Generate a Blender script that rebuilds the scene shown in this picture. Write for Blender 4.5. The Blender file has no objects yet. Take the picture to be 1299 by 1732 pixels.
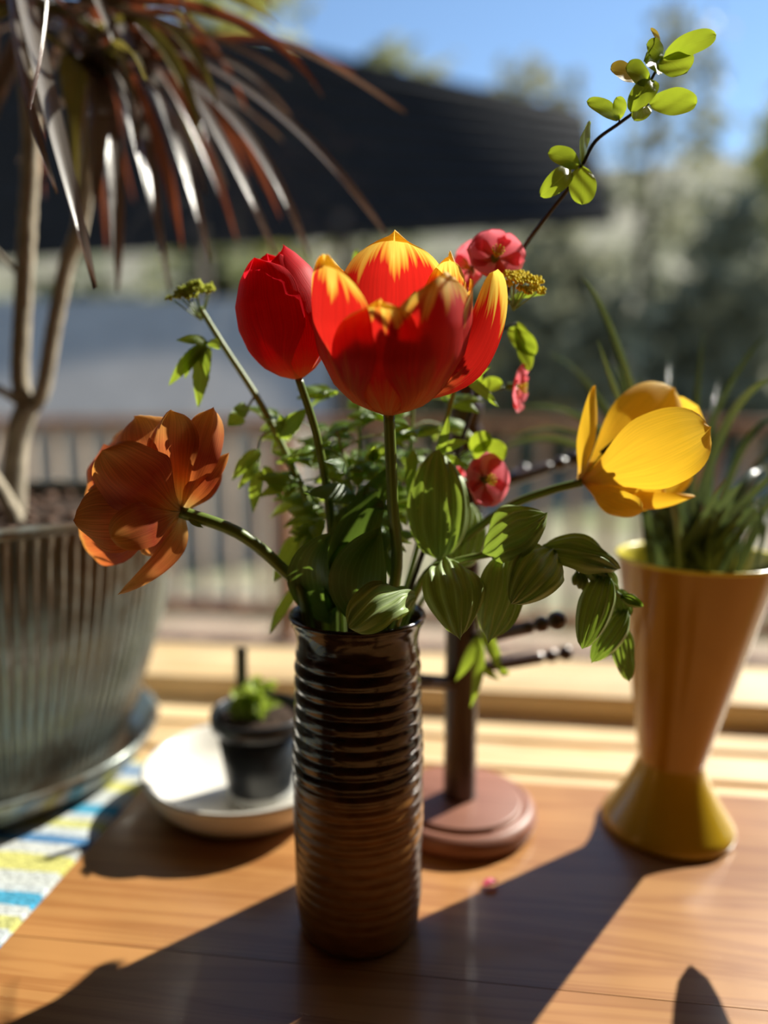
import bpy, bmesh, math, random
from mathutils import Vector, Matrix
import numpy as np
random.seed(7)
S = bpy.context.scene
COL = S.collection
R = math.radians
PI = math.pi

# ------------------------------------------------------------------ camera, light, exposure
YAW = R(7.5); PITCH = R(8.5); CAMH = 0.403; TZ = 0.75; FPX = 1251.0
CS, SN = math.cos(YAW), math.sin(YAW)
def V(x, y, z=0.0):            # metres right / ahead of the camera foot, height above the table top -> room
    return Vector((x*CS - y*SN, x*SN + y*CS, TZ + z))
def D(x, y, z=0.0):            # a direction
    return Vector((x*CS - y*SN, x*SN + y*CS, z))
def at(px, py, Y):             # measured position at a given distance ahead
    cx = (px-649.5)/FPX; cy = -(py-866)/FPX
    dy = math.cos(PITCH)+cy*math.sin(PITCH); dz = -math.sin(PITCH)+cy*math.cos(PITCH)
    t = Y/dy
    return V(cx*t, Y, CAMH+dz*t)
def at2(p): return at(p[0], p[1], p[2])

cam_d = bpy.data.cameras.new('camera'); cam = bpy.data.objects.new('camera', cam_d); COL.objects.link(cam)
cam.location = V(0, 0, CAMH); cam.rotation_euler = (PI/2-PITCH, 0, YAW)
cam_d.sensor_fit = 'VERTICAL'; cam_d.sensor_height = 36; cam_d.sensor_width = 27; cam_d.lens = 26
cam_d.clip_start = 0.02; cam_d.clip_end = 500
cam_d.dof.use_dof = True; cam_d.dof.focus_distance = 0.475; cam_d.dof.aperture_fstop = 1.45
S.camera = cam

SUN_EL = R(37); sd = D(0.775, 0.634); sun_az = math.atan2(sd.x, sd.y)
w = bpy.data.worlds.new('sky'); S.world = w; w.use_nodes = True
wn, wl = w.node_tree.nodes, w.node_tree.links
wn.clear()
sky = wn.new('ShaderNodeTexSky'); sky.sky_type = 'NISHITA'; sky.sun_disc = False
sky.sun_elevation = SUN_EL; sky.sun_rotation = sun_az; sky.air_density = 1.0; sky.dust_density = 0.0; sky.ozone_density = 2.5
bg = wn.new('ShaderNodeBackground'); bg.inputs['Strength'].default_value = 0.115
wo = wn.new('ShaderNodeOutputWorld')
wl.new(sky.outputs[0], bg.inputs[0]); wl.new(bg.outputs[0], wo.inputs[0])

sun_l = bpy.data.lights.new('sun', 'SUN'); sun_l.energy = 6.5; sun_l.angle = R(0.7); sun_l.color = (1, 0.93, 0.82)
sun = bpy.data.objects.new('sun', sun_l); COL.objects.link(sun); sun.location = V(8, 6.5, 8)
sv = Vector((sd.x*math.cos(SUN_EL), sd.y*math.cos(SUN_EL), math.sin(SUN_EL)))
sun.rotation_euler = sv.to_track_quat('Z', 'Y').to_euler()

S.view_settings.view_transform = 'Standard'; S.view_settings.look = 'None'
S.view_settings.gamma = 1; S.view_settings.use_curve_mapping = False
S.view_settings.exposure = 0.72

# window portal (samples the daylight that comes through the opening)
WX0, WX1, WZ0, WZ1, WY = -1.3, 1.75, TZ+0.03, 2.1, 0.985
pl = bpy.data.lights.new('window_portal', 'AREA'); pl.shape = 'RECTANGLE'; pl.size = WX1-WX0; pl.size_y = WZ1-WZ0
pl.cycles.is_portal = True
po = bpy.data.objects.new('window_portal', pl); COL.objects.link(po)
po.location = ((WX0+WX1)/2, WY+0.08, (WZ0+WZ1)/2); po.rotation_euler = (-PI/2, 0, 0)

# ------------------------------------------------------------------ materials
class MT:
    def __init__(s, name):
        s.m = bpy.data.materials.new(name); s.m.use_nodes = True
        s.n = s.m.node_tree.nodes; s.l = s.m.node_tree.links; s.n.clear()
        s.out = s.n.new('ShaderNodeOutputMaterial')
    def add(s, t, **k):
        o = s.n.new('ShaderNode'+t)
        for a, b in k.items(): setattr(o, a, b)
        return o
    def lk(s, a, b): s.l.new(a, b)
    def math(s, op, a, b=None, c=None):
        o = s.add('Math', operation=op)
        for i, x in enumerate((a, b, c)):
            if x is None: continue
            if isinstance(x, (int, float)): o.inputs[i].default_value = x
            else: s.lk(x, o.inputs[i])
        return o.outputs[0]
    def coords(s, kind, scale, rnd=True):
        tc = s.add('TexCoord'); mp = s.add('Mapping'); mp.inputs['Scale'].default_value = scale
        s.lk(tc.outputs[kind], mp.inputs['Vector'])
        if not rnd: return mp.outputs[0]
        oi = s.add('ObjectInfo'); ad = s.add('VectorMath', operation='ADD')
        mu = s.math('MULTIPLY', oi.outputs['Random'], 37.0)
        s.lk(mp.outputs[0], ad.inputs[0]); s.lk(mu, ad.inputs[1])
        return ad.outputs[0]
    def noise(s, vec, scale=1.0, detail=3.0, rough=0.55, dist=0.0):
        o = s.add('TexNoise'); o.inputs['Scale'].default_value = scale; o.inputs['Detail'].default_value = detail
        o.inputs['Roughness'].default_value = rough; o.inputs['Distortion'].default_value = dist
        s.lk(vec, o.inputs['Vector']); return o.outputs[0]
    def ramp(s, fac, stops, interp='LINEAR'):
        o = s.add('ValToRGB'); cr = o.color_ramp; cr.interpolation = interp
        while len(cr.elements) < len(stops): cr.elements.new(0.5)
        for e, (p, c) in zip(cr.elements, stops): e.position = p; e.color = (*c, 1)
        s.lk(fac, o.inputs[0]); return o.outputs[0]
    def mix(s, fac, a, b, mode='MIX'):
        o = s.add('MixRGB', blend_type=mode)
        for i, x in enumerate((fac, a, b)):
            if isinstance(x, (int, float)): o.inputs[i].default_value = x
            elif isinstance(x, tuple): o.inputs[i].default_value = (*x, 1)
            else: s.lk(x, o.inputs[i])
        return o.outputs[0]
    def bump(s, h, strength=0.3, dist=0.002):
        o = s.add('Bump'); o.inputs['Strength'].default_value = strength; o.inputs['Distance'].default_value = dist
        s.lk(h, o.inputs['Height']); return o.outputs[0]
    def bsdf(s, col, rough=0.5, spec=0.5, metal=0.0, normal=None, coat=0.0, coatr=0.1):
        b = s.add('BsdfPrincipled')
        if isinstance(col, tuple): b.inputs['Base Color'].default_value = (*col, 1)
        else: s.lk(col, b.inputs['Base Color'])
        if isinstance(rough, (int, float)): b.inputs['Roughness'].default_value = rough
        else: s.lk(rough, b.inputs['Roughness'])
        b.inputs['Specular IOR Level'].default_value = spec; b.inputs['Metallic'].default_value = metal
        b.inputs['Coat Weight'].default_value = coat; b.inputs['Coat Roughness'].default_value = coatr
        if normal is not None: s.lk(normal, b.inputs['Normal'])
        return b.outputs[0]
    def done(s, sh): s.lk(sh, s.out.inputs[0]); return s.m
    def sheet(s, col, tcol, fac, rough, spec, normal=None):     # thin leaf or petal: reflects and lets light through
        b = s.bsdf(col, rough, spec, normal=normal)
        t = s.add('BsdfTranslucent')
        if isinstance(tcol, tuple): t.inputs[0].default_value = (*tcol, 1)
        else: s.lk(tcol, t.inputs[0])
        mx = s.add('MixShader'); mx.inputs[0].default_value = fac
        s.lk(b, mx.inputs[1]); s.lk(t.outputs[0], mx.inputs[2])
        return s.done(mx.outputs[0])

def uvxy(M):
    tc = M.add('TexCoord'); sp = M.add('SeparateXYZ'); M.lk(tc.outputs['UV'], sp.inputs[0])
    return sp.outputs[0], sp.outputs[1]

def petal_mat(name, stops, flame=0.2, edge=0.0, streak=0.25, transl=0.45, rough=0.55, fs=(14, 1.1, 1), gain=1.25, spec=0.15):
    M = MT(name); u, v = uvxy(M)
    n = M.noise(M.coords('UV', fs), 1.0, 3.0, 0.6)
    a = M.math('ABSOLUTE', M.math('MULTIPLY', M.math('SUBTRACT', u, 0.5), 2.0))
    a3 = M.math('POWER', a, 3.0)
    f = M.math('ADD', v, M.math('MULTIPLY', M.math('SUBTRACT', n, 0.5), flame*2))
    f = M.math('ADD', f, M.math('MULTIPLY', a3, edge))
    c = M.ramp(f, stops)
    s = M.noise(M.coords('UV', (70, 1.5, 1)), 1.0, 3.0, 0.6)
    sc = M.ramp(s, [(0.3, (1-streak,)*3), (0.7, (1+streak*0.3,)*3)])
    c = M.mix(1.0, c, sc, 'MULTIPLY')
    tcol = M.mix(1.0, c, (gain, gain, gain), 'MULTIPLY')
    nb = M.bump(s, 0.25, 0.0006)
    return M.sheet(c, tcol, transl, rough, spec, nb)

def leaf_mat(name, c1, c2, tcol, transl=0.4, rough=0.4, spec=0.4, veins=0, bumpd=0.0006, back=None):
    M = MT(name); u, v = uvxy(M)
    n = M.noise(M.coords('UV', (3, 3, 1)), 1.5, 3.0, 0.6)
    c = M.mix(n, c1, c2)
    s = M.noise(M.coords('UV', (50, 2, 1)), 1.0, 2.0, 0.6)
    if veins:
        wv = M.math('SINE', M.math('MULTIPLY', u, veins*2*PI))
        wv = M.math('POWER', M.math('ABSOLUTE', wv), 14.0)
        c = M.mix(M.math('MULTIPLY', wv, 0.35), c, tuple(min(1, x*2.0+0.03) for x in c2))
        h = M.math('ADD', M.math('MULTIPLY', wv, -0.6), s)
    else:
        mid = M.math('LESS_THAN', M.math('ABSOLUTE', M.math('SUBTRACT', u, 0.5)), 0.03)
        c = M.mix(M.math('MULTIPLY', mid, 0.5), c, tuple(min(1, x*2.0+0.03) for x in c2))
        h = s
    if back is not None:
        ge = M.add('NewGeometry'); c = M.mix(ge.outputs['Backfacing'], c, back)
    nb = M.bump(h, 0.35, bumpd)
    tc = M.mix(n, tcol, tuple(x*0.8 for x in tcol))
    return M.sheet(c, tc, transl, rough, spec, nb)

def plain(name, col, rough=0.5, spec=0.5, metal=0.0, var=0.25, scale=12.0, bump=0.2, bd=0.002, coat=0.0):
    M = MT(name); n = M.noise(M.coords('Object', (scale,)*3), 1.0, 4.0)
    c = M.ramp(n, [(0.25, tuple(x*(1-var) for x in col)), (0.75, tuple(min(1, x*(1+var)) for x in col))])
    return M.done(M.bsdf(c, rough, spec, metal, M.bump(n, bump, bd), coat))

def wood(name, c1, c2, c3, rough=0.35, coat=0.0, grain=1.0, axis=0, bump=0.25, spec=0.5, worn=False):
    M = MT(name); sc = [22*grain]*3; sc[axis] = 1.1*grain
    vec = M.coords('Object', tuple(sc))
    n1 = M.noise(vec, 1.0, 3.0, 0.6, 1.2)
    sc2 = [150*grain]*3; sc2[axis] = 3.0*grain
    n2 = M.noise(M.coords('Object', tuple(sc2)), 1.0, 3.0, 0.6)
    rings = M.math('FRACT', M.math('MULTIPLY', n1, 5.0))
    rr = M.math('ABSOLUTE', M.math('SUBTRACT', rings, 0.5))
    c = M.ramp(rr, [(0.0, c2), (0.32, c1), (0.5, c1)])
    c = M.mix(M.math('MULTIPLY', n2, 0.5), c, c3)
    nl = M.noise(M.coords('Object', (5, 5, 5)), 1.0, 3.0)
    c = M.mix(1.0, c, M.ramp(nl, [(0.3, (0.78,)*3), (0.7, (1.1,)*3)]), 'MULTIPLY')
    if worn:
        sc_ = M.noise(M.coords('Object', (14, 90, 30)), 1.0, 6.0, 0.75, 2.5)
        c = M.mix(M.ramp(sc_, [(0.66, (0, 0, 0)), (0.74, (0.55,)*3)]), c, (0.66, 0.46, 0.26))
        ds = M.noise(M.coords('Object', (7, 11, 7)), 1.0, 4.0, 0.6, 1.0)
        c = M.mix(M.ramp(ds, [(0.55, (0, 0, 0)), (0.75, (0.5,)*3)]), c, (0.3, 0.12, 0.035))
    rg = M.math('ADD', M.math('MULTIPLY', nl, 0.22), rough-0.1)
    return M.done(M.bsdf(c, rg, spec, normal=M.bump(n2, bump, 0.0006), coat=coat))

MATS = {}
# table and sills
MATS['table'] = wood('table_wood', (0.46, 0.225, 0.075), (0.33, 0.135, 0.04), (0.4, 0.18, 0.058), 0.36, coat=0.2, worn=True)
MATS['pine'] = wood('pale_pine', (0.78, 0.58, 0.33), (0.62, 0.4, 0.18), (0.72, 0.5, 0.27), 0.5)
MATS['rail_wood'] = wood('window_rail_wood', (0.7, 0.52, 0.3), (0.56, 0.36, 0.16), (0.65, 0.46, 0.24), 0.5)
MATS['mug'] = wood('dark_walnut', (0.055, 0.022, 0.013), (0.03, 0.011, 0.007), (0.045, 0.018, 0.011), 0.32, coat=0.25, axis=2)
MATS['mugbase'] = wood('reddish_walnut', (0.3, 0.125, 0.08), (0.22, 0.085, 0.05), (0.27, 0.11, 0.07), 0.45)
MATS['cedar'] = wood('weathered_cedar', (0.36, 0.17, 0.075), (0.25, 0.11, 0.05), (0.34, 0.18, 0.1), 0.7)
MATS['pale_cedar'] = wood('silvered_cedar', (0.5, 0.4, 0.31), (0.4, 0.31, 0.23), (0.47, 0.38, 0.3), 0.8)
MATS['deck'] = wood('deck_boards', (0.42, 0.3, 0.22), (0.3, 0.2, 0.14), (0.38, 0.27, 0.2), 0.8, axis=1)
MATS['wall'] = plain('painted_wall', (0.2, 0.145, 0.1), 0.8, 0.2, var=0.04, bump=0.1)
MATS['ceil'] = plain('painted_ceiling', (0.3, 0.25, 0.19), 0.9, 0.2, var=0.03, bump=0.1)
MATS['floorw'] = wood('floor_oak', (0.17, 0.09, 0.045), (0.11, 0.055, 0.025), (0.14, 0.075, 0.035), 0.4)

# ------------------------------------------------------------------ object helpers
def thing(name, label, cat, loc=(0, 0, 0), group=None, kind=None):
    o = bpy.data.objects.new(name, None); COL.objects.link(o); o.location = loc; o.empty_display_size = 0.02
    o['label'] = label
    if cat: o['category'] = cat
    if group: o['group'] = group
    if kind: o['kind'] = kind
    return o
def root_loc(p):
    v = Vector((0, 0, 0))
    while p is not None: v += p.location; p = p.parent
    return v
def mesh(name, verts, faces, uvs=None, smooth=True):
    me = bpy.data.meshes.new(name); me.from_pydata([tuple(v) for v in verts], [], faces)
    if uvs is not None:
        ul = me.uv_layers.new(name='UVMap')
        li = np.empty(len(me.loops), dtype=np.int32); me.loops.foreach_get('vertex_index', li)
        ul.data.foreach_set('uv', np.asarray(uvs, dtype=np.float32)[li].ravel())
    if smooth: me.polygons.foreach_set('use_smooth', [True]*len(me.polygons))
    me.update(); return me
def part(name, geo, mat, parent=None, smooth=True, label=None):
    verts, faces = geo[0], geo[1]; uvs = geo[2] if len(geo) > 2 else None
    off = root_loc(parent)
    me = mesh(name, [Vector(v)-off for v in verts], faces, uvs, smooth)
    o = bpy.data.objects.new(name, me); COL.objects.link(o)
    o.data.materials.append(MATS[mat] if isinstance(mat, str) else mat)
    if parent is not None: o.parent = parent
    if label: o['label'] = label
    return o
def tag(o, label, cat=None, group=None, kind=None):
    o['label'] = label
    if cat: o['category'] = cat
    if group: o['group'] = group
    if kind: o['kind'] = kind
    return o

def join(*gs):
    V_, F_, U_ = [], [], []; hasuv = all(len(g) > 2 and g[2] is not None for g in gs)
    for g in gs:
        b = len(V_); V_ += list(g[0]); F_ += [tuple(i+b for i in f) for f in g[1]]
        if hasuv: U_ += list(g[2])
    return (V_, F_, U_) if hasuv else (V_, F_)
def box(x0, x1, y0, y1, z0, z1, bev=0.0):
    bm = bmesh.new(); bmesh.ops.create_cube(bm, size=1)
    for v in bm.verts:
        v.co = Vector((x0 if v.co.x < 0 else x1, y0 if v.co.y < 0 else y1, z0 if v.co.z < 0 else z1))
    if bev: bmesh.ops.bevel(bm, geom=bm.edges[:], offset=bev, segments=2, affect='EDGES')
    bm.verts.index_update()
    g = ([v.co.copy() for v in bm.verts], [tuple(v.index for v in f.verts) for f in bm.faces]); bm.free(); return g
def lathe(prof, seg=48, center=Vector((0, 0, 0)), mod=None, cap0=False, cap1=False, shift=None):
    vs, fs, uv = [], [], []
    for k, (r, z) in enumerate(prof):
        for i in range(seg):
            a = 2*PI*i/seg; rr = r
            if mod: rr = mod(a, z, r)
            s = shift(z) if shift else Vector((0, 0, 0))
            vs.append(center+Vector((rr*math.cos(a), rr*math.sin(a), z))+s); uv.append((i/seg, k/max(1, len(prof)-1)))
    for k in range(len(prof)-1):
        for i in range(seg):
            j = (i+1) % seg
            fs.append((k*seg+i, k*seg+j, (k+1)*seg+j, (k+1)*seg+i))
    if cap0: fs.append(tuple(range(seg))[::-1])
    if cap1: fs.append(tuple((len(prof)-1)*seg+i for i in range(seg)))
    return vs, fs, uv
def smooth_path(pts, n=6):
    if len(pts) < 3: return list(pts)
    P = [pts[0]]+list(pts)+[pts[-1]]; out = []
    for i in range(1, len(P)-2):
        for k in range(n):
            t = k/n; a, b, c, d = P[i-1], P[i], P[i+1], P[i+2]
            out.append(0.5*((2*b)+(c-a)*t+(2*a-5*b+4*c-d)*t*t+(3*b-a-3*c+d)*t**3))
    out.append(P[-2]); return out
def tube(pts, r0, r1=None, seg=8, n=6, mod=None):
    pts = smooth_path([Vector(p) for p in pts], n); r1 = r0 if r1 is None else r1
    N = len(pts); vs, fs, uv = [], [], []
    up = Vector((0.13, 0.21, 0.97)); prev = None
    for i, p in enumerate(pts):
        t = (pts[min(i+1, N-1)]-pts[max(i-1, 0)])
        if t.length < 1e-9: t = Vector((0, 0, 1))
        t.normalize()
        if prev is None:
            ref = up if abs(t.dot(up)) < 0.95 else Vector((1, 0, 0))
            a = t.cross(ref).normalized()
        else:
            a = (prev-t*prev.dot(t)).normalized()
        prev = a; b = t.cross(a)
        f = i/(N-1); r = r0+(r1-r0)*f
        if mod: r *= mod(f)
        for k in range(seg):
            th = 2*PI*k/seg; vs.append(p+a*math.cos(th)*r+b*math.sin(th)*r); uv.append((k/seg, f))
    for i in range(N-1):
        for k in range(seg):
            j = (k+1) % seg; fs.append((i*seg+k, i*seg+j, (i+1)*seg+j, (i+1)*seg+k))
    fs.append(tuple(range(seg))[::-1]); fs.append(tuple((N-1)*seg+k for k in range(seg)))
    return vs, fs, uv
def ball(c, r, seg=8, rings=6, sq=(1, 1, 1), M=None):
    vs, fs = [], []
    for i in range(rings+1):
        ph = PI*i/rings
        for k in range(seg):
            th = 2*PI*k/seg; q = Vector((r*sq[0]*math.sin(ph)*math.cos(th), r*sq[1]*math.sin(ph)*math.sin(th), r*sq[2]*math.cos(ph)))
            if M is not None: q = M @ q
            vs.append(Vector(c)+q)
    for i in range(rings):
        for k in range(seg):
            j = (k+1) % seg; fs.append((i*seg+k, (i+1)*seg+k, (i+1)*seg+j, i*seg+j))
    return vs, fs, [(0.5, 0.5)]*len(vs)

def sstep(a, b, x):
    t = max(0, min(1, (x-a)/(b-a))); return t*t*(3-2*t)
def shape(kind, v):
    if kind == 'leaf':      # ovate, pointed
        return max(0.0, math.sin(PI*v**0.72))**0.75*(1-0.12*v)
    if kind == 'seal':      # broad ellipse with a short point
        return max(0.0, math.sin(PI*v**0.86))**0.58
    if kind == 'lance':
        return max(0.0, math.sin(PI*v**0.8))**0.9
    if kind == 'petal':     # broad, rounded tip, narrow base
        return (0.2+0.8*sstep(0, 0.5, v))*math.sqrt(max(0, 1-max(0, (v-0.5)/0.5)**2.6))
    if kind == 'broad':     # very round tip
        return (0.16+0.84*sstep(0, 0.6, v))*math.sqrt(max(0, 1-max(0, (v-0.55)/0.45)**3.2))
    if kind == 'point':     # broad petal with a soft point
        return (0.3+0.7*sstep(0, 0.45, v))*max(0, 1-max(0, (v-0.45)/0.55)**2.0)**0.75
    if kind == 'oval':
        return math.sqrt(max(0, 1-(2*v**1.12-1)**2))
    if kind == 'strap':
        return (0.7+0.3*sstep(0, 0.2, v))*max(0, 1-v**5)
    if kind == 'round':
        return (0.25+0.75*sstep(0, 0.35, v))*math.sqrt(max(0, 1-max(0, (v-0.4)/0.6)**2.4))
    return 1
def sheet(P0, P1, P2, wid, hint, kind='leaf', cup=0.0, pleat=0, pamp=0.0, wav=0.0, twist=0.0, nu=8, nv=14, teeth=0, tipcurl=0.0, rough=0.0):
    """curved blade from P0 to P2 (P1 = bezier handle), wid = full width in metres, hint = which way its face looks"""
    vs, fs, uv = [], [], []; half = wid/2; ph = random.uniform(0, 6.28)
    for i in range(nv+1):
        v = 1-(1-i/nv)**1.25 if kind in ('petal', 'point', 'oval', 'round', 'broad') else i/nv
        c = P0*(1-v)**2+P1*2*v*(1-v)+P2*v*v
        t = (P1-P0)*2*(1-v)+(P2-P1)*2*v
        if t.length < 1e-9: t = P2-P0
        t.normalize(); h = Vector(hint)
        s = t.cross(h)
        if s.length < 1e-6: s = t.cross(Vector((0.3, 0.5, 0.8)))
        s.normalize(); n = s.cross(t).normalized()
        if twist:
            q = Matrix.Rotation(twist*v, 3, t); s = q @ s; n = q @ n
        hw = half*max(0.012, shape(kind, v))
        if teeth: hw *= 1+0.22*((v*teeth) % 1.0-0.5)*(1-v*0.5)
        for j in range(2*nu+1):
            u = -1+j/nu
            d = cup*half*u*u
            if pleat: d += pamp*math.cos(u*pleat*PI)*min(1, shape(kind, v)*1.3)
            if wav: d += wav*half*(abs(u)**2)*math.sin(v*9+ph+(2 if u > 0 else 0))
            if rough: d += rough*half*math.sin(u*3.1+v*5+ph)*math.sin(v*7.3+u*1.7+ph*2)
            if tipcurl: d += tipcurl*half*max(0, v-0.7)**2*11*(1-0.4*u*u)
            vs.append(c+s*u*hw+n*d); uv.append(((u+1)/2, v))
    W = 2*nu+1
    for i in range(nv):
        for j in range(W-1):
            fs.append((i*W+j, i*W+j+1, (i+1)*W+j+1, (i+1)*W+j))
    return vs, fs, uv
def bow(P0, P2, hint, amt, side=0.0):
    d = P2-P0; L = d.length; h = Vector(hint); n = h-d*(h.dot(d)/max(1e-9, d.dot(d)))
    n = n.normalized() if n.length > 1e-6 else Vector((0, 0, 1))
    return (P0+P2)/2+n*amt*L*2*0.5*2+d.cross(n)*side
def pxm(px, Y): return px*Y/FPX

# ------------------------------------------------------------------ room (axis aligned, floor at z = 0)
def struct(name, geo, mat, label, smooth=False):
    o = part(name, geo, mat, None, smooth); o['kind'] = 'structure'; o['label'] = label; return o
RX0, RX1, RY0, RY1, RZ1 = -2.2, 3.0, -3.0, 0.92, 2.6
struct('floor', box(RX0, RX1, RY0, 1.07, -0.1, 0.0), 'floorw', 'brown oak floor of the room')
struct('ceiling', box(RX0, RX1, RY0, 1.07, RZ1, RZ1+0.1), 'ceil', 'plain pale ceiling of the room')
struct('wall_left', box(RX0-0.1, RX0, RY0, 1.07, 0, RZ1), 'wall', 'plain beige wall beside the plant pot')
struct('wall_right', box(RX1, RX1+0.1, RY0, 1.07, 0, RZ1), 'wall', 'plain beige wall beyond the yellow vase')
struct('wall_back', box(RX0-0.1, RX1+0.1, RY0-0.1, RY0, 0, RZ1), 'wall', 'plain beige wall facing the window')
struct('wall_front', join(box(RX0, RX1, 0.925, 1.065, 0, TZ-0.03), box(RX0, RX1, 0.925, 1.065, WZ1+0.06, RZ1),
       box(RX0, WX0-0.06, 0.925, 1.065, TZ-0.03, WZ1+0.06), box(WX1+0.06, RX1, 0.925, 1.065, TZ-0.03, WZ1+0.06)), 'wall', 'beige wall below and around the window')
# sill: three pale boards in front of the window rail
sill = thing('trim_1', 'pale pine window sill of parallel boards behind the table', None, (0.4, 0.83, TZ-0.03), kind='structure')
for y0, y1, z1 in ((0.757, 0.784, -0.006), (0.788, 0.852, -0.003), (0.858, 0.924, -0.001)):
    part('plank', box(WX0-0.05, WX1+0.05, y0, y1, TZ-0.03, TZ+z1, 0.0025), 'pine', sill, False)
win = thing('window_1', 'wide wooden framed window looking onto the deck', None, (0.4, 0.99, TZ-0.03), kind='structure')
part('bottom_rail', box(WX0-0.06, WX1+0.06, 0.925, 1.065, TZ-0.03, TZ+0.03, 0.004), 'rail_wood', win, False)
part('top_rail', box(WX0-0.06, WX1+0.06, 0.925, 1.065, WZ1, WZ1+0.06, 0.004), 'rail_wood', win, False)
for x in (WX0-0.06, WX1): part('jamb', box(x, x+0.06, 0.925, 1.065, TZ+0.03, WZ1, 0.004), 'rail_wood', win, False)
M = MT('window_glass'); tr = M.add('BsdfTransparent'); gl = M.add('BsdfGlossy'); gl.inputs['Roughness'].default_value = 0.0
tr.inputs[0].default_value = (0.96, 0.975, 0.97, 1)
fr = M.add('LayerWeight'); mx = M.add('MixShader')
M.lk(M.math('ADD', 0.02, M.math('MULTIPLY', M.math('POWER', fr.outputs['Facing'], 5.0), 0.5)), mx.inputs[0]); M.lk(tr.outputs[0], mx.inputs[1]); M.lk(gl.outputs[0], mx.inputs[2]); MATS['glass'] = M.done(mx.outputs[0])
part('pane', box(WX0, WX1, WY, WY+0.004, TZ+0.028, WZ1), 'glass', win, False)

# ------------------------------------------------------------------ table
TX0, TX1, TY1, TYS = -0.349, 1.05, 0.755, (0.0, 0.2855, 0.43, 0.574)
tab = thing('table', 'worn honey brown wooden table of long boards by the window', 'table', (0.35, 0.45, 0))
for a, b in zip(TYS[:-1], TYS[1:]):
    part('plank', box(TX0, TX1, TY1-b+0.00005, TY1-a-0.00005, TZ-0.028, TZ, 0.0003), 'table', tab, False)
for x in (TX0+0.05, TX1-0.11):
    for y in (TY1-0.52, TY1-0.1):
        part('leg', box(x, x+0.06, y, y+0.06, 0, TZ-0.026, 0.004), 'table', tab, False)
for y in (TY1-0.5, TY1-0.08):
    part('apron', box(TX0+0.1, TX1-0.1, y, y+0.02, TZ-0.11, TZ-0.026, 0.002), 'table', tab, False)

# bench left of the table with a striped runner
BX0, BX1, BY0, BY1 = -1.15, -0.352, 0.05, 0.752
ben = thing('side_bench', 'plain wooden bench under the striped runner beside the table', 'bench', (-0.8, 0.4, 0))
part('seat', box(BX0, BX1-0.004, BY0, BY1, TZ-0.04, TZ-0.011, 0.002), 'pine', ben, False)
for x in (BX0+0.04, BX1-0.1):
    for y in (BY0+0.04, BY1-0.1): part('leg', box(x, x+0.05, y, y+0.05, 0, TZ-0.038, 0.003), 'pine', ben, False)
M = MT('striped_weave'); sp = M.add('SeparateXYZ'); tc = M.add('TexCoord'); M.lk(tc.outputs['Object'], sp.inputs[0])
wob = M.noise(M.coords('Object', (9, 30, 9), False), 1.0, 2.0)
yy = M.math('ADD', M.math('MULTIPLY', sp.outputs[1], 7.5), M.math('MULTIPLY', wob, 0.1))
fr = M.math('FRACT', yy)
c = M.ramp(fr, [(0.0, (0.55, 0.58, 0.56)), (0.14, (0.62, 0.6, 0.2)), (0.3, (0.6, 0.62, 0.6)), (0.42, (0.1, 0.24, 0.45)), (0.52, (0.55, 0.6, 0.62)), (0.62, (0.62, 0.62, 0.24)), (0.72, (0.6, 0.63, 0.62)), (0.82, (0.08, 0.36, 0.55)), (0.94, (0.55, 0.6, 0.62))], 'CONSTANT')
wv = M.noise(M.coords('Object', (260, 420, 50), False), 1.0, 2.0)
c = M.mix(1.0, c, M.ramp(wv, [(0.35, (0.6,)*3), (0.65, (1.1,)*3)]), 'MULTIPLY')
MATS['weave'] = M.done(M.bsdf(c, 0.9, 0.1, normal=M.bump(wv, 0.8, 0.002)))
run = part('striped_runner', box(BX0+0.02, BX1, BY0+0.03, BY1-0.002, TZ-0.0115, TZ-0.0005, 0.003), 'weave', None, False)
tag(run, 'woven cloth runner striped blue, white and yellow under the plant saucer', 'cloth')

# ------------------------------------------------------------------ brown ridged vase
VB = V(-0.0195, 0.527); VH = 0.25
def vase_r(z):
    t = z/VH
    base = np.interp(t, [0, 0.03, 0.1, 0.35, 0.6, 0.85, 0.925, 0.955, 0.985, 1.0], [0.0425, 0.0465, 0.0478, 0.049, 0.0485, 0.0458, 0.0448, 0.0462, 0.0500, 0.0500])
    return float(base)
def ridged(a, z, r):
    t = z/VH; zz = z+0.0009*math.sin(a*1+z*40)+0.0006*math.sin(2*a+1)
    if t < 0.045 or t > 0.915: return r
    env = sstep(0.045, 0.1, t)*(1-sstep(0.86, 0.915, t))
    amp = 0.0019 if t > 0.5 else 0.0013
    per = 0.0108 if t > 0.5 else 0.0085
    k = abs(math.sin(PI*zz/per))**0.8; amp *= 0.45+0.75*abs(math.sin(int(zz/per)*12.9898))
    return r+amp*env*(k-0.5)*(1+0.25*math.sin(a*2+z*90))
M = MT('dripped_brown_glaze'); tc = M.add('TexCoord'); sp = M.add('SeparateXYZ'); M.lk(tc.outputs['Object'], sp.inputs[0])
dn = M.noise(M.coords('Object', (22, 22, 7), False), 1.0, 3.0)
edge = M.math('ADD', sp.outputs[2], M.math('MULTIPLY', M.math('SUBTRACT', dn, 0.5), 0.035))
f = M.add('MapRange'); f.inputs['From Min'].default_value = 0.115; f.inputs['From Max'].default_value = 0.135; M.lk(edge, f.inputs['Value'])
n2 = M.noise(M.coords('Object', (60, 60, 160), False), 1.0, 4.0)
clo = M.ramp(n2, [(0.3, (0.17, 0.07, 0.015)), (0.7, (0.28, 0.125, 0.03))])
chi = M.ramp(n2, [(0.35, (0.016, 0.008, 0.005)), (0.75, (0.05, 0.021, 0.009))])
c = M.mix(f.outputs[0], clo, chi)
rg = M.math('SUBTRACT', 0.3, M.math('MULTIPLY', f.outputs[0], 0.16))
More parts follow.
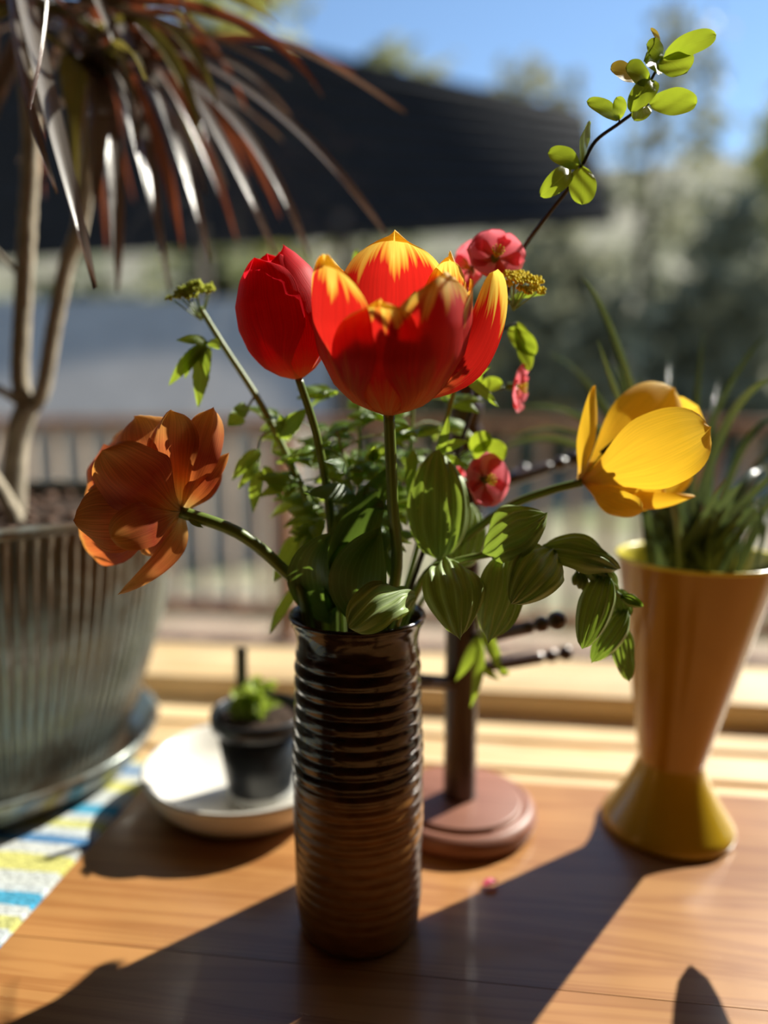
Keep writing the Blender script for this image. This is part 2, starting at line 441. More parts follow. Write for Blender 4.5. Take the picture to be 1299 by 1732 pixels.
MATS['brownglaze'] = M.done(M.bsdf(c, rg, 0.4, normal=M.bump(n2, 0.15, 0.001)))
vase = thing('ceramic_vase', 'tall brown ridged ceramic vase holding the tulips', 'vase', VB)
zs = [VH*i/170 for i in range(1, 159)]
part('body', lathe([(0.001, 0.0005), (0.041, 0.0)]+[(vase_r(z), z) for z in zs], 72, VB, lambda a, z, r: ridged(a, z, r) if r > 0.02 else r), 'brownglaze', vase)
lip = [(vase_r(z), z) for z in [VH*i/100 for i in range(92, 100)]]+[(0.0505, VH-0.002), (0.0497, VH), (0.048, VH), (0.0465, VH-0.003), (0.0435, VH-0.012), (0.0415, VH-0.025), (0.042, 0.02), (0.0, 0.016)]
part('lip', lathe(lip, 72, VB), 'brownglaze', vase)

# ------------------------------------------------------------------ yellow hourglass vase
YB = V(0.272, 0.66); YH = 0.264
M = MT('mustard_glaze'); n = M.noise(M.coords('Object', (14, 14, 10), False), 1.0, 3.0)
c = M.ramp(n, [(0.3, (0.38, 0.185, 0.009)), (0.7, (0.45, 0.225, 0.012))])
MATS['mustard'] = M.done(M.bsdf(c, 0.2, 0.5, normal=M.bump(n, 0.05, 0.001), coat=0.3))
MATS['mustardfoot'] = plain('mustard_foot_glaze', (0.46, 0.29, 0.014), 0.2, 0.5, var=0.08, scale=14, coat=0.3, bump=0.05)
MATS['lemon'] = plain('lemon_glaze', (0.72, 0.6, 0.06), 0.25, 0.5, var=0.15, scale=60)
def yshift(z): return D(0.014*max(0, (z-0.06)/(YH-0.06)), 0, 0)
yv = thing('ceramic_vase', 'mustard yellow hourglass shaped vase filled with grassy leaves', 'vase', YB)
prof = [(0.001, 0.001), (0.058, 0.0), (0.0605, 0.003), (0.0603, 0.008)]
for i in range(1, 13):
    t = i/12; prof.append((0.0603+(0.0305-0.0603)*(1-(1-t)**1.35), 0.008+0.058*t))
part('foot', lathe(prof+[(0.0300, 0.068)], 72, YB, shift=yshift), 'mustardfoot', yv)
prof = [(0.0298, 0.066), (0.0303, 0.069)]
for i in range(1, 25):
    t = i/24; prof.append((0.0303+(0.0705-0.0303)*(t*0.92+0.08*t*t), 0.069+(YH-0.071)*t))
part('body', lathe(prof, 72, YB, shift=yshift), 'mustard', yv)
part('rim', lathe([(0.0704, YH-0.003), (0.0718, YH-0.0005), (0.071, YH+0.001), (0.0685, YH), (0.067, YH-0.004), (0.0505, YH-0.08), (0.026, YH-0.185), (0.0, YH-0.186)], 72, YB, shift=yshift), 'lemon', yv)

MATS['soil'] = plain('dark_soil', (0.045, 0.03, 0.022), 0.95, 0.1, var=0.6, scale=90, bump=1.0, bd=0.006)
ysoil = part('soil', lathe([(0.0, YH-0.052), (0.03, YH-0.05), (0.0545, YH-0.054), (0.048, YH-0.075), (0.0, YH-0.075)], 36, YB, shift=yshift), 'soil', yv)

# grassy plant in it
MATS['grass'] = leaf_mat('grassy_leaf', (0.05, 0.07, 0.04), (0.08, 0.105, 0.06), (0.18, 0.25, 0.07), 0.15, 0.24, 1.0)
YR = YB+yshift(YH)+Vector((0, 0, YH))
gp = thing('grass_plant', 'clump of long dark green grassy leaves in the yellow vase', 'plant', YR+Vector((0, 0, -0.052)))
G = [((985, 470), 0.64, (1060, 560)), ((1010, 570), 0.62, (1045, 700)), ((1299, 562), 0.7, (1190, 660)), ((1320, 640), 0.62, (1200, 640)), ((1330, 720), 0.7, (1240, 660)),
     ((1290, 900), 0.62, (1280, 760)), ((1190, 560), 0.75, (1165, 700)), ((1270, 985), 0.62, (1330, 760)), ((930, 600), 0.78, (1040, 640)), ((860, 745), 0.74, (1040, 640)), ((1310, 820), 0.75, (1260, 690)),
     ((880, 690), 0.8, (1060, 650)), ((1130, 600), 0.78, (1140, 700)), ((1345, 900), 0.64, (1330, 720)), ((1215, 640), 0.8, (1200, 730)), ((1040, 620), 0.72, (1080, 700)), ((1080, 640), 0.7, (1110, 720)), ((830, 770), 0.7, (1020, 640))]
def grass(P2, P1):
    a = random.uniform(0, 2*PI); rr = random.uniform(0.005, 0.044)
    P0 = YR+Vector((rr*math.cos(a), rr*math.sin(a), -0.056))
    # keep the leaf inside the vase mouth
    part('leaf', sheet(P0, P1, P2, random.uniform(0.006, 0.0095), D(0, -1, 0.3), 'strap', cup=random.uniform(0.3, 0.7), nu=2, nv=16, twist=random.uniform(-0.6, 0.6)), 'grass', gp)
for t, Yt, h in G: grass(at(t[0], t[1], Yt), at(h[0], h[1], 0.66))
for i in range(46):
    a = random.uniform(0, 2*PI); rr = random.uniform(0.0, 0.07); hh = random.uniform(0.02, 0.07)
    if i % 5 == 0: hh += 0.05; rr += 0.05
    P2 = YR+Vector((rr*math.cos(a), rr*math.sin(a), hh)); P1 = YR+Vector((rr*0.35*math.cos(a), rr*0.35*math.sin(a), hh*0.65))
    grass(P2, P1)
# added broad leaf out of view, bent to cast a rounded shadow on the table
MATS['shadow_leaf'] = leaf_mat('added_shadow_leaf', (0.16, 0.15, 0.04), (0.22, 0.2, 0.06), (0.35, 0.3, 0.05), 0.3)
P0 = YR+D(0.05, 0, -0.02); part('leaf', sheet(P0, V(0.55, 0.5, 0.40), V(0.373, 0.602, 0.15), 0.042, D(0.7, 0.5, 0.5), 'broad', cup=0.3, nu=4, nv=20), 'shadow_leaf', gp)

# ------------------------------------------------------------------ mug tree
MB = V(0.0735, 0.672)
mt = thing('mug_tree', 'dark turned wooden mug tree with pegs on a round base', 'mug tree', MB)
part('base', lathe([(0.0, 0.0), (0.068, 0.0), (0.0725, 0.003), (0.0745, 0.009), (0.073, 0.0155), (0.068, 0.0195), (0.0635, 0.0205), (0.0615, 0.0175), (0.0605, 0.022), (0.0595, 0.024), (0.058, 0.0245), (0.0, 0.0245)], 64, MB), 'mugbase', mt)
pr = [(0.0, 0.024), (0.0165, 0.024)]
for z in np.linspace(0.03, 0.40, 75):
    r = 0.0158
    for zc in (0.073, 0.083, 0.26, 0.385): r -= 0.0022*math.exp(-((z-zc)/0.0016)**2)
    pr.append((r, float(z)))
pr += [(0.013, 0.406), (0.008, 0.412), (0.012, 0.42), (0.009, 0.43), (0.0, 0.434)]
part('post', lathe(pr, 32, MB), 'mug', mt)
for z0, tip in ((0.150, at(968, 1103, 0.70)), (0.178, at(955, 1047, 0.585)), (0.138, at(690, 1150, 0.62)), (0.318, at(985, 772, 0.72)), (0.325, at(590, 800, 0.70)), (0.30, at(890, 792, 0.76))):
    a = MB+Vector((0, 0, z0)); d = tip-a
    prof = lambda f: (1.0 if f < 0.72 else (0.62 if f < 0.76 else (1.12 if f < 0.84 else (0.7 if f < 0.87 else 1.35*math.sqrt(max(0.02, 1-((f-0.935)/0.066)**2))))))
    part('peg', tube([a+d*(i/40) for i in range(41)], 0.0062, 0.0062, 12, 1, prof), 'mug', mt)

# ------------------------------------------------------------------ white dish with a small nursery pot
DB = V(-0.142, 0.712)
MATS['white'] = plain('white_glaze', (0.72, 0.68, 0.6), 0.25, 0.5, var=0.06, scale=20, coat=0.3)
dish = part('dish', lathe([(0.0, 0.0), (0.072, 0.0), (0.08, 0.003), (0.094, 0.018), (0.1015, 0.034), (0.1025, 0.038), (0.1005, 0.0405), (0.0965, 0.0385), (0.088, 0.02), (0.076, 0.0085), (0.0, 0.007)], 72, DB), 'white', None)
dish.data.transform(Matrix.Translation(-DB)); dish.location = DB
tag(dish, 'round white glazed dish standing under the small black pot', 'dish')
PB = DB+D(0.016, -0.006, 0.0068)
K12 = lambda pr: [(r*1.13, z*1.13) for r, z in pr]
MATS['blackpl'] = plain('black_plastic', (0.02, 0.022, 0.024), 0.32, 0.5, var=0.3)
sp_ = thing('nursery_pot', 'small black plastic nursery pot standing in the white dish', 'pot', PB)
part('body', lathe(K12([(0.0, 0.001), (0.028, 0.0), (0.0285, 0.004), (0.0375, 0.066), (0.0365, 0.066), (0.0275, 0.006), (0.0, 0.005)]), 40, PB), 'blackpl', sp_)
part('rim', lathe(K12([(0.0372, 0.066), (0.0415, 0.066), (0.0425, 0.068), (0.0428, 0.078), (0.0415, 0.08), (0.0402, 0.079), (0.0375, 0.066)]), 40, PB), 'blackpl', sp_)
MATS['greyfoot'] = plain('pale_grey_plastic', (0.4, 0.4, 0.38), 0.4)
part('foot_band', lathe(K12([(0.0283, 0.0), (0.0302, 0.0005), (0.0305, 0.007), (0.0294, 0.0085)]), 40, PB), 'greyfoot', sp_)
part('soil', lathe(K12([(0.0, 0.074), (0.02, 0.0735), (0.039, 0.071), (0.036, 0.06), (0.0, 0.06)]), 30, PB), 'soil', sp_)
MATS['seedling'] = leaf_mat('seedling_leaf', (0.3, 0.42, 0.06), (0.4, 0.48, 0.1), (0.5, 0.62, 0.08), 0.45, 0.4)
sl = thing('seedling', 'pale green leafy seedling growing in the small black pot', 'plant', PB+Vector((0, 0, 0.0825)))
for i in range(26):
    a = random.uniform(0, 2*PI); rr = random.uniform(0.008, 0.03); hh = random.uniform(0.004, 0.034)
    c0 = PB+Vector((-0.008+0.014*math.cos(a*3), 0.01*math.sin(a*2), 0.0815)); P2 = PB+Vector((-0.006+rr*math.cos(a), rr*math.sin(a), 0.0835+hh))
    part('leaf', sheet(c0, bow(c0, P2, (0, 0, 1), 0.25), P2, 0.012, (0, -0.4, 1), 'petal', cup=0.4, nu=3, nv=7, wav=0.3), 'seedling', sl)
MATS['twig_pale'] = plain('pale_dead_stalk', (0.3, 0.26, 0.18), 0.8)
lb = part('plant_label', box(-0.006, 0.006, -0.0008, 0.0008, -0.014, 0.062, 0.0006), plain('grey_label', (0.2, 0.19, 0.18), 0.6), None, False)
lb.location = PB+D(-0.021, 0.022, 0.0835); lb.rotation_euler = (R(-4), 0, YAW)
tag(lb, 'grey plastic plant label stuck upright in the small pot', 'plant label')

# ------------------------------------------------------------------ big fluted pot, saucer, dracaena
KB = V(-0.448, 0.785)
M = MT('weathered_grey_glaze'); vec = M.coords('Object', (7, 7, 4), False); n = M.noise(vec, 1.0, 5.0, 0.65, 0.6)
n3 = M.noise(M.coords('Object', (30, 30, 12), False), 1.0, 4.0)
c = M.ramp(n, [(0.39, (0.13, 0.075, 0.04)), (0.47, (0.2, 0.18, 0.14)), (0.54, (0.3, 0.34, 0.32)), (0.74, (0.24, 0.26, 0.18))])
c = M.mix(1.0, c, M.ramp(n3, [(0.3, (0.7,)*3), (0.7, (1.1,)*3)]), 'MULTIPLY')
MATS['potglaze'] = M.done(M.bsdf(c, 0.22, 0.8, 0.3, M.bump(n3, 0.1, 0.001)))
kp = thing('planter', 'large fluted grey green planter with a weathered glaze', 'planter', KB+Vector((0, 0, 0.012)))
NF = 112
def flute(a, z, r):
    e = sstep(0.03, 0.05, z)*(1-sstep(0.282, 0.288, z)); return r-0.0048*e*(1-abs(math.sin(a*NF/2)))**1.0
pz = [(0.0, 0.012), (0.138, 0.012), (0.146, 0.016)]
for i in range(1, 17):
    t = i/16; z = 0.016+0.272*t; pz.append((0.146+(0.219-0.146)*(1-(1-t)**1.6), z))
part('body', lathe(pz, NF*6, KB, flute), 'potglaze', kp)
part('rim', lathe([(0.217, 0.286), (0.2225, 0.288), (0.2235, 0.293), (0.2215, 0.297), (0.215, 0.2975), (0.2125, 0.294), (0.206, 0.24), (0.0, 0.235)], 96, KB), 'potglaze', kp)
part('soil', lathe([(0.0, 0.278), (0.1, 0.281), (0.2105, 0.274), (0.205, 0.25), (0.0, 0.25)], 48, KB), 'soil', kp)
bark_b = []
for i in range(70):
    a = random.uniform(0, 2*PI); rr = 0.195*math.sqrt(random.random())
    bark_b.append(ball(KB+Vector((rr*math.cos(a), rr*math.sin(a), 0.281)), random.uniform(0.005, 0.011), 6, 4, (1, 0.8, 0.6)))
ob = part('bark_chips', join(*bark_b), plain('bark_chips', (0.16, 0.09, 0.06), 0.9, var=0.5, scale=40), kp); ob['kind'] = 'stuff'
sau = part('plant_saucer', lathe([(0.0, 0.0), (0.15, 0.0), (0.162, 0.003), (0.178, 0.018), (0.186, 0.034), (0.187, 0.038), (0.184, 0.0395), (0.18, 0.037), (0.172, 0.022), (0.158, 0.0125), (0.0, 0.0125)], 96, KB), 'potglaze', None)
sau.data.transform(Matrix.Translation(-KB)); sau.location = KB
tag(sau, 'shallow grey green saucer under the large fluted planter', 'saucer')

MATS['dbark'] = plain('dracaena_bark', (0.42, 0.36, 0.27), 0.85, 0.2, var=0.3, scale=40, bump=0.7, bd=0.004)
MATS['dleaf'] = leaf_mat('dracaena_leaf', (0.15, 0.14, 0.13), (0.2, 0.18, 0.16), (0.3, 0.12, 0.06), 0.1, 0.24, 1.0, veins=3, back=(0.15, 0.12, 0.1))
MATS['dleafr'] = leaf_mat('dracaena_leaf_red', (0.13, 0.06, 0.04), (0.17, 0.1, 0.055), (0.4, 0.1, 0.04), 0.28, 0.24, 0.8, veins=3)
MATS['dleafg'] = leaf_mat('dracaena_leaf_olive', (0.1, 0.09, 0.03), (0.14, 0.12, 0.04), (0.32, 0.26, 0.05), 0.32, 0.24, 0.7, veins=3)
dr = thing('dracaena', 'tall dracaena with pale trunks and drooping reddish strap leaves', 'plant', KB+Vector((0, 0, 0.278)))
def ringed(f): return 1+0.05*math.sin(f*160)
YD = 0.80
def at_(x, y, Y=YD): return at(x, y, Y)
part('trunk', tube([at_(22, 880), at_(24, 800), at_(32, 730), at_(48, 685)], 0.0125, 0.0115, 14, 8, ringed), 'dbark', dr)
part('trunk', tube([at_(46, 692), at_(34, 640), at_(38, 520), at_(46, 380), at_(52, 230), at_(40, 80), at_(20, -90)], 0.0095, 0.008, 12, 8, ringed), 'dbark', dr)
part('trunk', tube([at_(52, 690), at_(72, 660), at_(90, 560), at_(112, 450), at_(136, 380), at_(150, 260), at_(160, 130), at_(155, 40)], 0.0085, 0.0075, 12, 8, ringed), 'dbark', dr)
part('trunk', tube([at_(46, 690, 0.80), at_(-10, 655, 0.78), at_(-90, 640, 0.76)], 0.005, 0.004, 10, 6), 'dbark', dr)
part('trunk', tube([at_(30, 885, 0.74), at_(2, 830, 0.74), at_(-60, 740, 0.75)], 0.008, 0.007, 10, 6), 'dbark', dr)
part('side_twig', tube([at_(40, 470), at_(8, 440), at_(-30, 400)], 0.003, 0.002, 8, 6), 'dbark', dr)
C1 = at_(158, 45); C2 = at_(20, -90, 0.78)
# (tip, Y), handle, width px, material
DL = [((520, 436, 0.74), (400, 90), 26, 'dleaf'), ((652, 402, 0.74), (440, 90), 24, 'dleaf'), ((684, 194, 0.78), (450, 20), 22, 'dleaf'), ((464, 436, 0.76), (330, 100), 25, 'dleaf'),
      ((352, 444, 0.74), (280, 110), 24, 'dleaf'), ((197, 495, 0.72), (190, 150), 28, 'dleaf'), ((284, 492, 0.74), (220, 110), 22, 'dleaf'), ((268, 430, 0.72), (240, 140), 24, 'dleaf'),
      ((545, 165, 0.76), (430, -20), 22, 'dleafr'), ((310, 430, 0.79), (260, 120), 22, 'dleafr'), ((270, 400, 0.8), (220, 110), 24, 'dleafr'), ((205, 330, 0.82), (180, 100), 26, 'dleafr'),
      ((400, 410, 0.82), (300, 80), 22, 'dleafr'), ((140, 430, 0.8), (150, 110), 22, 'dleafr'), ((475, 372, 0.8), (350, 80), 20, 'dleafr'), ((180, 430, 0.85), (150, 60), 22, 'dleafr'),
      ((130, 330, 0.76), (110, 60), 22, 'dleafg'), ((340, 250, 0.74), (300, 20), 24, 'dleafg'), ((120, 210, 0.74), (100, 60), 26, 'dleafg'), ((365, 180, 0.72), (300, -30), 26, 'dleafg'),
      ((490, 200, 0.84), (380, 40), 20, 'dleaf'), ((380, 320, 0.83), (300, 60), 20, 'dleaf'), ((230, 260, 0.7), (215, 60), 24, 'dleaf'), ((420, 300, 0.86), (320, 60), 20, 'dleafr'),
      ((470, 45, 0.8), (340, -60), 20, 'dleafg'), ((600, 130, 0.88), (420, 0), 20, 'dleafr'), ((345, 330, 0.7), (280, 90), 22, 'dleaf'), ((160, 360, 0.7), (170, 100), 24, 'dleaf')]
for (x, y, Yt), h, wpx, m in DL:
    P2 = at(x, y, Yt); P1 = at(h[0], h[1], (Yt+YD)/2)
    s0 = C1+D(random.uniform(-0.012, 0.012), random.uniform(-0.012, 0.012), random.uniform(-0.05, 0.05))
    hint = D(random.uniform(0.7, 0.95), -0.5, random.uniform(0.35, 0.5)) if m == 'dleaf' else D(random.uniform(0.2, 0.7), -0.8, random.uniform(0.2, 0.5))
    part('leaf', sheet(s0, P1, P2, pxm(wpx*(1.5 if m == 'dleaf' else 1.15), 0.76), hint, 'strap', cup=0.3, nu=3, nv=20, twist=random.uniform(-0.4, 0.4)), m, dr)
def near_leaf(P0, P1, P2, wpx, Y, m, hint):
    part('leaf', sheet(P0, P1, P2, pxm(wpx, Y), hint, 'strap', cup=0.4, nu=4, nv=24), m, dr)
near_leaf(C2, at(40, 40, 0.62), at(157, 490, 0.56), 48, 0.58, 'dleaf', D(0.9, -0.42, 0.33))
near_leaf(C2, at(10, 120, 0.62), at(95, 330, 0.57), 26, 0.58, 'dleaf', D(0.9, -0.42, 0.33))
near_leaf(C2+Vector((0, 0, 0.1)), at(140, -140, 0.6), at(52, 185, 0.55), 26, 0.56, 'dleafr', D(-0.9, -0.45, 0.1))
for k in range(70):                                   # the rest of the two heads
    c0 = C1 if k % 2 else C2
    a = random.uniform(0, 2*PI); L = random.uniform(0.12, 0.24); lift = random.uniform(-0.02, 0.13)
    d = Vector((math.cos(a), math.sin(a), 0))
    s0 = c0+Vector((random.uniform(-.01, .01), random.uniform(-.01, .01), random.uniform(-0.05, 0.06)))
    P1 = s0+d*L*0.6+Vector((0, 0, lift)); P2 = s0+d*L+Vector((0, 0, lift-random.uniform(0.03, 0.22)))
    if P2.y > 0.96 or P1.y > 0.96: continue
    part('leaf', sheet(s0, P1, P2, random.uniform(0.011, 0.016), D(0.6, -0.6, 0.6), 'strap', cup=0.35, nu=3, nv=14, twist=random.uniform(-0.4, 0.4)), random.choice(['dleaf', 'dleaf', 'dleafr', 'dleafg']), dr)

# ------------------------------------------------------------------ bouquet
MATS['stem'] = leaf_mat('green_stem', (0.13, 0.2, 0.03), (0.2, 0.27, 0.05), (0.3, 0.4, 0.06), 0.12, 0.35)
MATS['stemp'] = leaf_mat('pale_green_stem', (0.24, 0.32, 0.08), (0.32, 0.4, 0.12), (0.4, 0.5, 0.1), 0.15, 0.4)
MATS['twig'] = plain('dark_twig', (0.035, 0.022, 0.016), 0.6, var=0.4, scale=80)
MATS['tleaf'] = leaf_mat('tulip_leaf', (0.06, 0.12, 0.035), (0.1, 0.17, 0.05), (0.25, 0.4, 0.05), 0.3, 0.35, 0.5, veins=5)
MATS['seal'] = leaf_mat('pleated_leaf', (0.25, 0.35, 0.125), (0.35, 0.45, 0.19), (0.4, 0.55, 0.06), 0.28, 0.45, 0.4, veins=5)
MATS['toothed'] = leaf_mat('toothed_leaflet', (0.11, 0.2, 0.025), (0.18, 0.28, 0.04), (0.46, 0.6, 0.05), 0.48, 0.35, 0.5)
MATS['quincel'] = leaf_mat('quince_leaf', (0.1, 0.17, 0.02), (0.16, 0.22, 0.03), (0.42, 0.52, 0.03), 0.5, 0.24, 0.6)
MATS['quincey'] = leaf_mat('quince_leaf_yellow', (0.4, 0.3, 0.05), (0.45, 0.36, 0.08), (0.7, 0.5, 0.06), 0.5, 0.4)
MATS['flame'] = petal_mat('flamed_petal', [(0.0, (0.62, 0.27, 0.08)), (0.2, (0.58, 0.13, 0.03)), (0.42, (0.55, 0.016, 0.01)), (0.8, (0.62, 0.018, 0.012)), (0.86, (0.8, 0.36, 0.04)), (0.93, (0.9, 0.62, 0.1))], 0.3, 0.1, 0.18, 0.42, fs=(9, 1.0, 1), gain=1.3)
MATS['redp'] = petal_mat('red_petal', [(0.0, (0.66, 0.36, 0.1)), (0.1, (0.62, 0.1, 0.04)), (0.25, (0.64, 0.014, 0.022)), (1.0, (0.72, 0.018, 0.035))], 0.06, 0.0, 0.2, 0.48, gain=1.5)
MATS['orangep'] = petal_mat('orange_petal', [(0.0, (0.75, 0.68, 0.42)), (0.12, (0.7, 0.42, 0.12)), (0.3, (0.55, 0.15, 0.03)), (0.55, (0.42, 0.065, 0.02)), (0.8, (0.58, 0.16, 0.035)), (1.0, (0.75, 0.36, 0.07))], 0.09, 0.0, 0.4, 0.42, fs=(16, 1.0, 1))
MATS['orangeo'] = petal_mat('pale_orange_petal', [(0.0, (0.75, 0.7, 0.45)), (0.15, (0.72, 0.45, 0.14)), (0.4, (0.62, 0.22, 0.05)), (0.65, (0.6, 0.17, 0.05)), (1.0, (0.76, 0.42, 0.1))], 0.09, 0.0, 0.35, 0.42, fs=(16, 1.0, 1))
MATS['yellowp'] = petal_mat('yellow_petal', [(0.0, (0.72, 0.4, 0.1)), (0.2, (0.82, 0.48, 0.03)), (0.8, (0.85, 0.53, 0.03)), (1.0, (0.85, 0.58, 0.06))], 0.06, 0.0, 0.18, 0.42)
MATS['pinkp'] = petal_mat('pink_petal', [(0.0, (0.6, 0.2, 0.14)), (0.3, (0.8, 0.13, 0.16)), (1.0, (0.84, 0.22, 0.26))], 0.1, 0.0, 0.15, 0.42)
MATS['pistil'] = plain('pale_pistil', (0.5, 0.5, 0.12), 0.5)
MATS['anther'] = plain('dark_anther', (0.03, 0.02, 0.03), 0.8)
MATS['floret'] = plain('yellow_floret', (0.8, 0.62, 0.05), 0.9, 0.1, var=0.3, scale=200)
MATS['floretg'] = plain('green_floret', (0.55, 0.6, 0.09), 0.9, 0.1, var=0.3, scale=200)
MOUTH = VB+Vector((0, 0, VH))
def mouth(x, y, z=0.0): return MOUTH+D(x, y, z)
INV = lambda x, y: [MOUTH+D(x*0.7, y*0.7, -0.17), MOUTH+D(x*0.9, y*0.9, -0.06)]   # stem inside the vase

PETAL_PROF = None
def cup_petal(base, axis, H, th0, halfw, prof, kind='petal', roff=0.0, flare=0.0, edge=0.0, tip=0.0, nu=9, nv=22, wob=0.0, tipu=0.0):
    """petal lying on a cup of revolution about axis; th0 = 0 right, -90 towards the room"""
    a = axis.normalized(); e1 = (D(1, 0, 0)-a*a.dot(D(1, 0, 0))).normalized(); e2 = a.cross(e1)
    zs_ = [p[0] for p in prof]; rs_ = [p[1] for p in prof]; ph = random.uniform(0, 6)
    vs, fs, uv = [], [], []; t0 = R(th0)
    for i in range(nv+1):
        v = 1-(1-i/nv)**1.35
        z = H*v; r = float(np.interp(z, zs_, rs_))+roff*sstep(0, 0.15, v)+flare*max(0, v-0.35)**2
        hw = halfw*max(0.012, shape(kind, v)); ang = min(1.35, hw/max(r, 0.006))
        for j in range(2*nu+1):
            u = -1+j/nu; th = t0+u*ang
            rr = r+edge*u*u*halfw*v+tip*max(0, v-0.75)**2*16*halfw*(1-0.5*u*u)+wob*halfw*math.sin(u*4+v*5+ph)*v
            zz = z-0.06*H*u*u*v+tipu*max(0, v-0.8)*math.sin(u*6+ph)*H
            vs.append(base+(e1*math.cos(th)+e2*math.sin(th))*rr+a*zz); uv.append(((u+1)/2, v))
    Wn = 2*nu+1
    for i in range(nv):
        for j in range(Wn-1): fs.append((i*Wn+j, i*Wn+j+1, (i+1)*Wn+j+1, (i+1)*Wn+j))
    return vs, fs, uv
def tulip_centre(root, base, axis, h):
    a = axis.normalized(); e1 = a.orthogonal().normalized(); e2 = a.cross(e1)
    part('pistil', tube([base, base+a*h*0.5, base+a*h], 0.0042, 0.0038, 8, 3), 'pistil', root)
    part('stigma', ball(base+a*h, 0.0055, 8, 5), 'pistil', root)
    for k in range(6):
        d = e1*math.cos(k*PI/3)+e2*math.sin(k*PI/3)
        st = part('stamen', tube([base+d*0.004, base+d*0.011+a*h*0.5], 0.0011, 0.0009, 6, 2), 'pistil', root)
        part('anther', tube([base+d*0.011+a*h*0.48, base+d*0.014+a*h*0.98], 0.0026, 0.0018, 6, 2), 'anther', st)

# --- flamed tulip
FB = at(658, 700, 0.485); fa = D(0.02, -0.20, 1)
ft = thing('tulip', 'large open red tulip with yellow flamed petal tips', 'flower', MOUTH)
part('stem', tube(INV(0.005, -0.012)+[at(668, 985, 0.505), at(664, 850, 0.49), FB], 0.0044, 0.0038, 12), 'stem', ft)
fp = [(0.0, 0.005), (0.003, 0.013), (0.008, 0.023), (0.02, 0.0345), (0.04, 0.0455), (0.06, 0.049), (0.085, 0.0475), (0.12, 0.041)]
for th, H, hw, kind, roff, flare, edge, tip in (
        (88, 0.112, 0.044, 'petal', -0.001, 0.0, 0.0, -0.05), (25, 0.1, 0.034, 'petal', -0.002, 0.0, 0.0, -0.1), (150, 0.094, 0.034, 'petal', -0.002, 0.0, 0, 0),
        (-97, 0.075, 0.032, 'petal', -0.0015, 0.0, 0.05, 0.16), (-148, 0.098, 0.040, 'petal', 0.001, 0.0, 0.0, 0.0), (-47, 0.09, 0.041, 'petal', 0.0015, 0.0, -0.05, -0.12),
        (-2, 0.085, 0.03, 'petal', 0.001, 0.0, 0.0, 0.0)):
    part('petal', cup_petal(FB, fa, H, th, hw, fp, kind, roff, flare, edge, tip, nu=14, nv=32, wob=0.035, tipu=0.04), 'flame', ft)
part('petal', sheet(FB+D(0.008, -0.004, 0.008), FB+D(0.064, -0.014, 0.026), at(831, 462, 0.485), 0.027, D(0.45, -1, 0.1), 'petal', cup=0.35, nu=9, nv=24, tipcurl=0.15, wav=0.1), 'flame', ft)
tulip_centre(ft, FB+fa*0.006, fa, 0.035)
for P, wd in (((560, 1030, 0.515, 610, 880, 0.50, 655, 800, 0.53), 0.03), ((560, 1040, 0.53, 500, 960, 0.49, 560, 905, 0.50), 0.034), ((610, 1040, 0.5, 600, 960, 0.48, 640, 905, 0.5), 0.04)):
    part('leaf', sheet(at(*P[0:3]), at(*P[3:6]), at(*P[6:9]), wd, D(-0.2, -1, 0.1), 'lance', cup=0.5, nu=5), 'tleaf', ft)

# --- red tulip
RB = at(505, 640, 0.515); ra = D(-0.2, -0.08, 1)
rt = thing('tulip', 'closed egg shaped crimson tulip on a slender stem', 'flower', MOUTH)
part('stem', tube(INV(-0.02, 0.015)+[at(563, 960, 0.53), at(556, 850, 0.525), at(535, 735, 0.52), RB], 0.0036, 0.0028, 12), 'stem', rt)
rp = [(0.0, 0.004), (0.004, 0.012), (0.012, 0.0205), (0.025, 0.0275), (0.04, 0.0308), (0.055, 0.0295), (0.07, 0.023), (0.08, 0.015), (0.088, 0.006)]
for th, H, hw, roff in ((180, 0.080, 0.030, -0.002), (60, 0.084, 0.030, -0.002), (-60, 0.080, 0.030, -0.0015), (110, 0.085, 0.034, 0), (0, 0.087, 0.032, 0.001), (-125, 0.081, 0.036, 0.0012)):
    part('petal', cup_petal(RB, ra, H, th, hw, rp, 'petal', roff, 0, 0.03, 0.03, nu=12, nv=28), 'redp', rt)
P0 = at(600, 1035, 0.53); part('leaf', sheet(P0, at(560, 930, 0.55), at(610, 850, 0.57), 0.032, D(0, -1, 0.2), 'lance', cup=0.4), 'tleaf', rt)

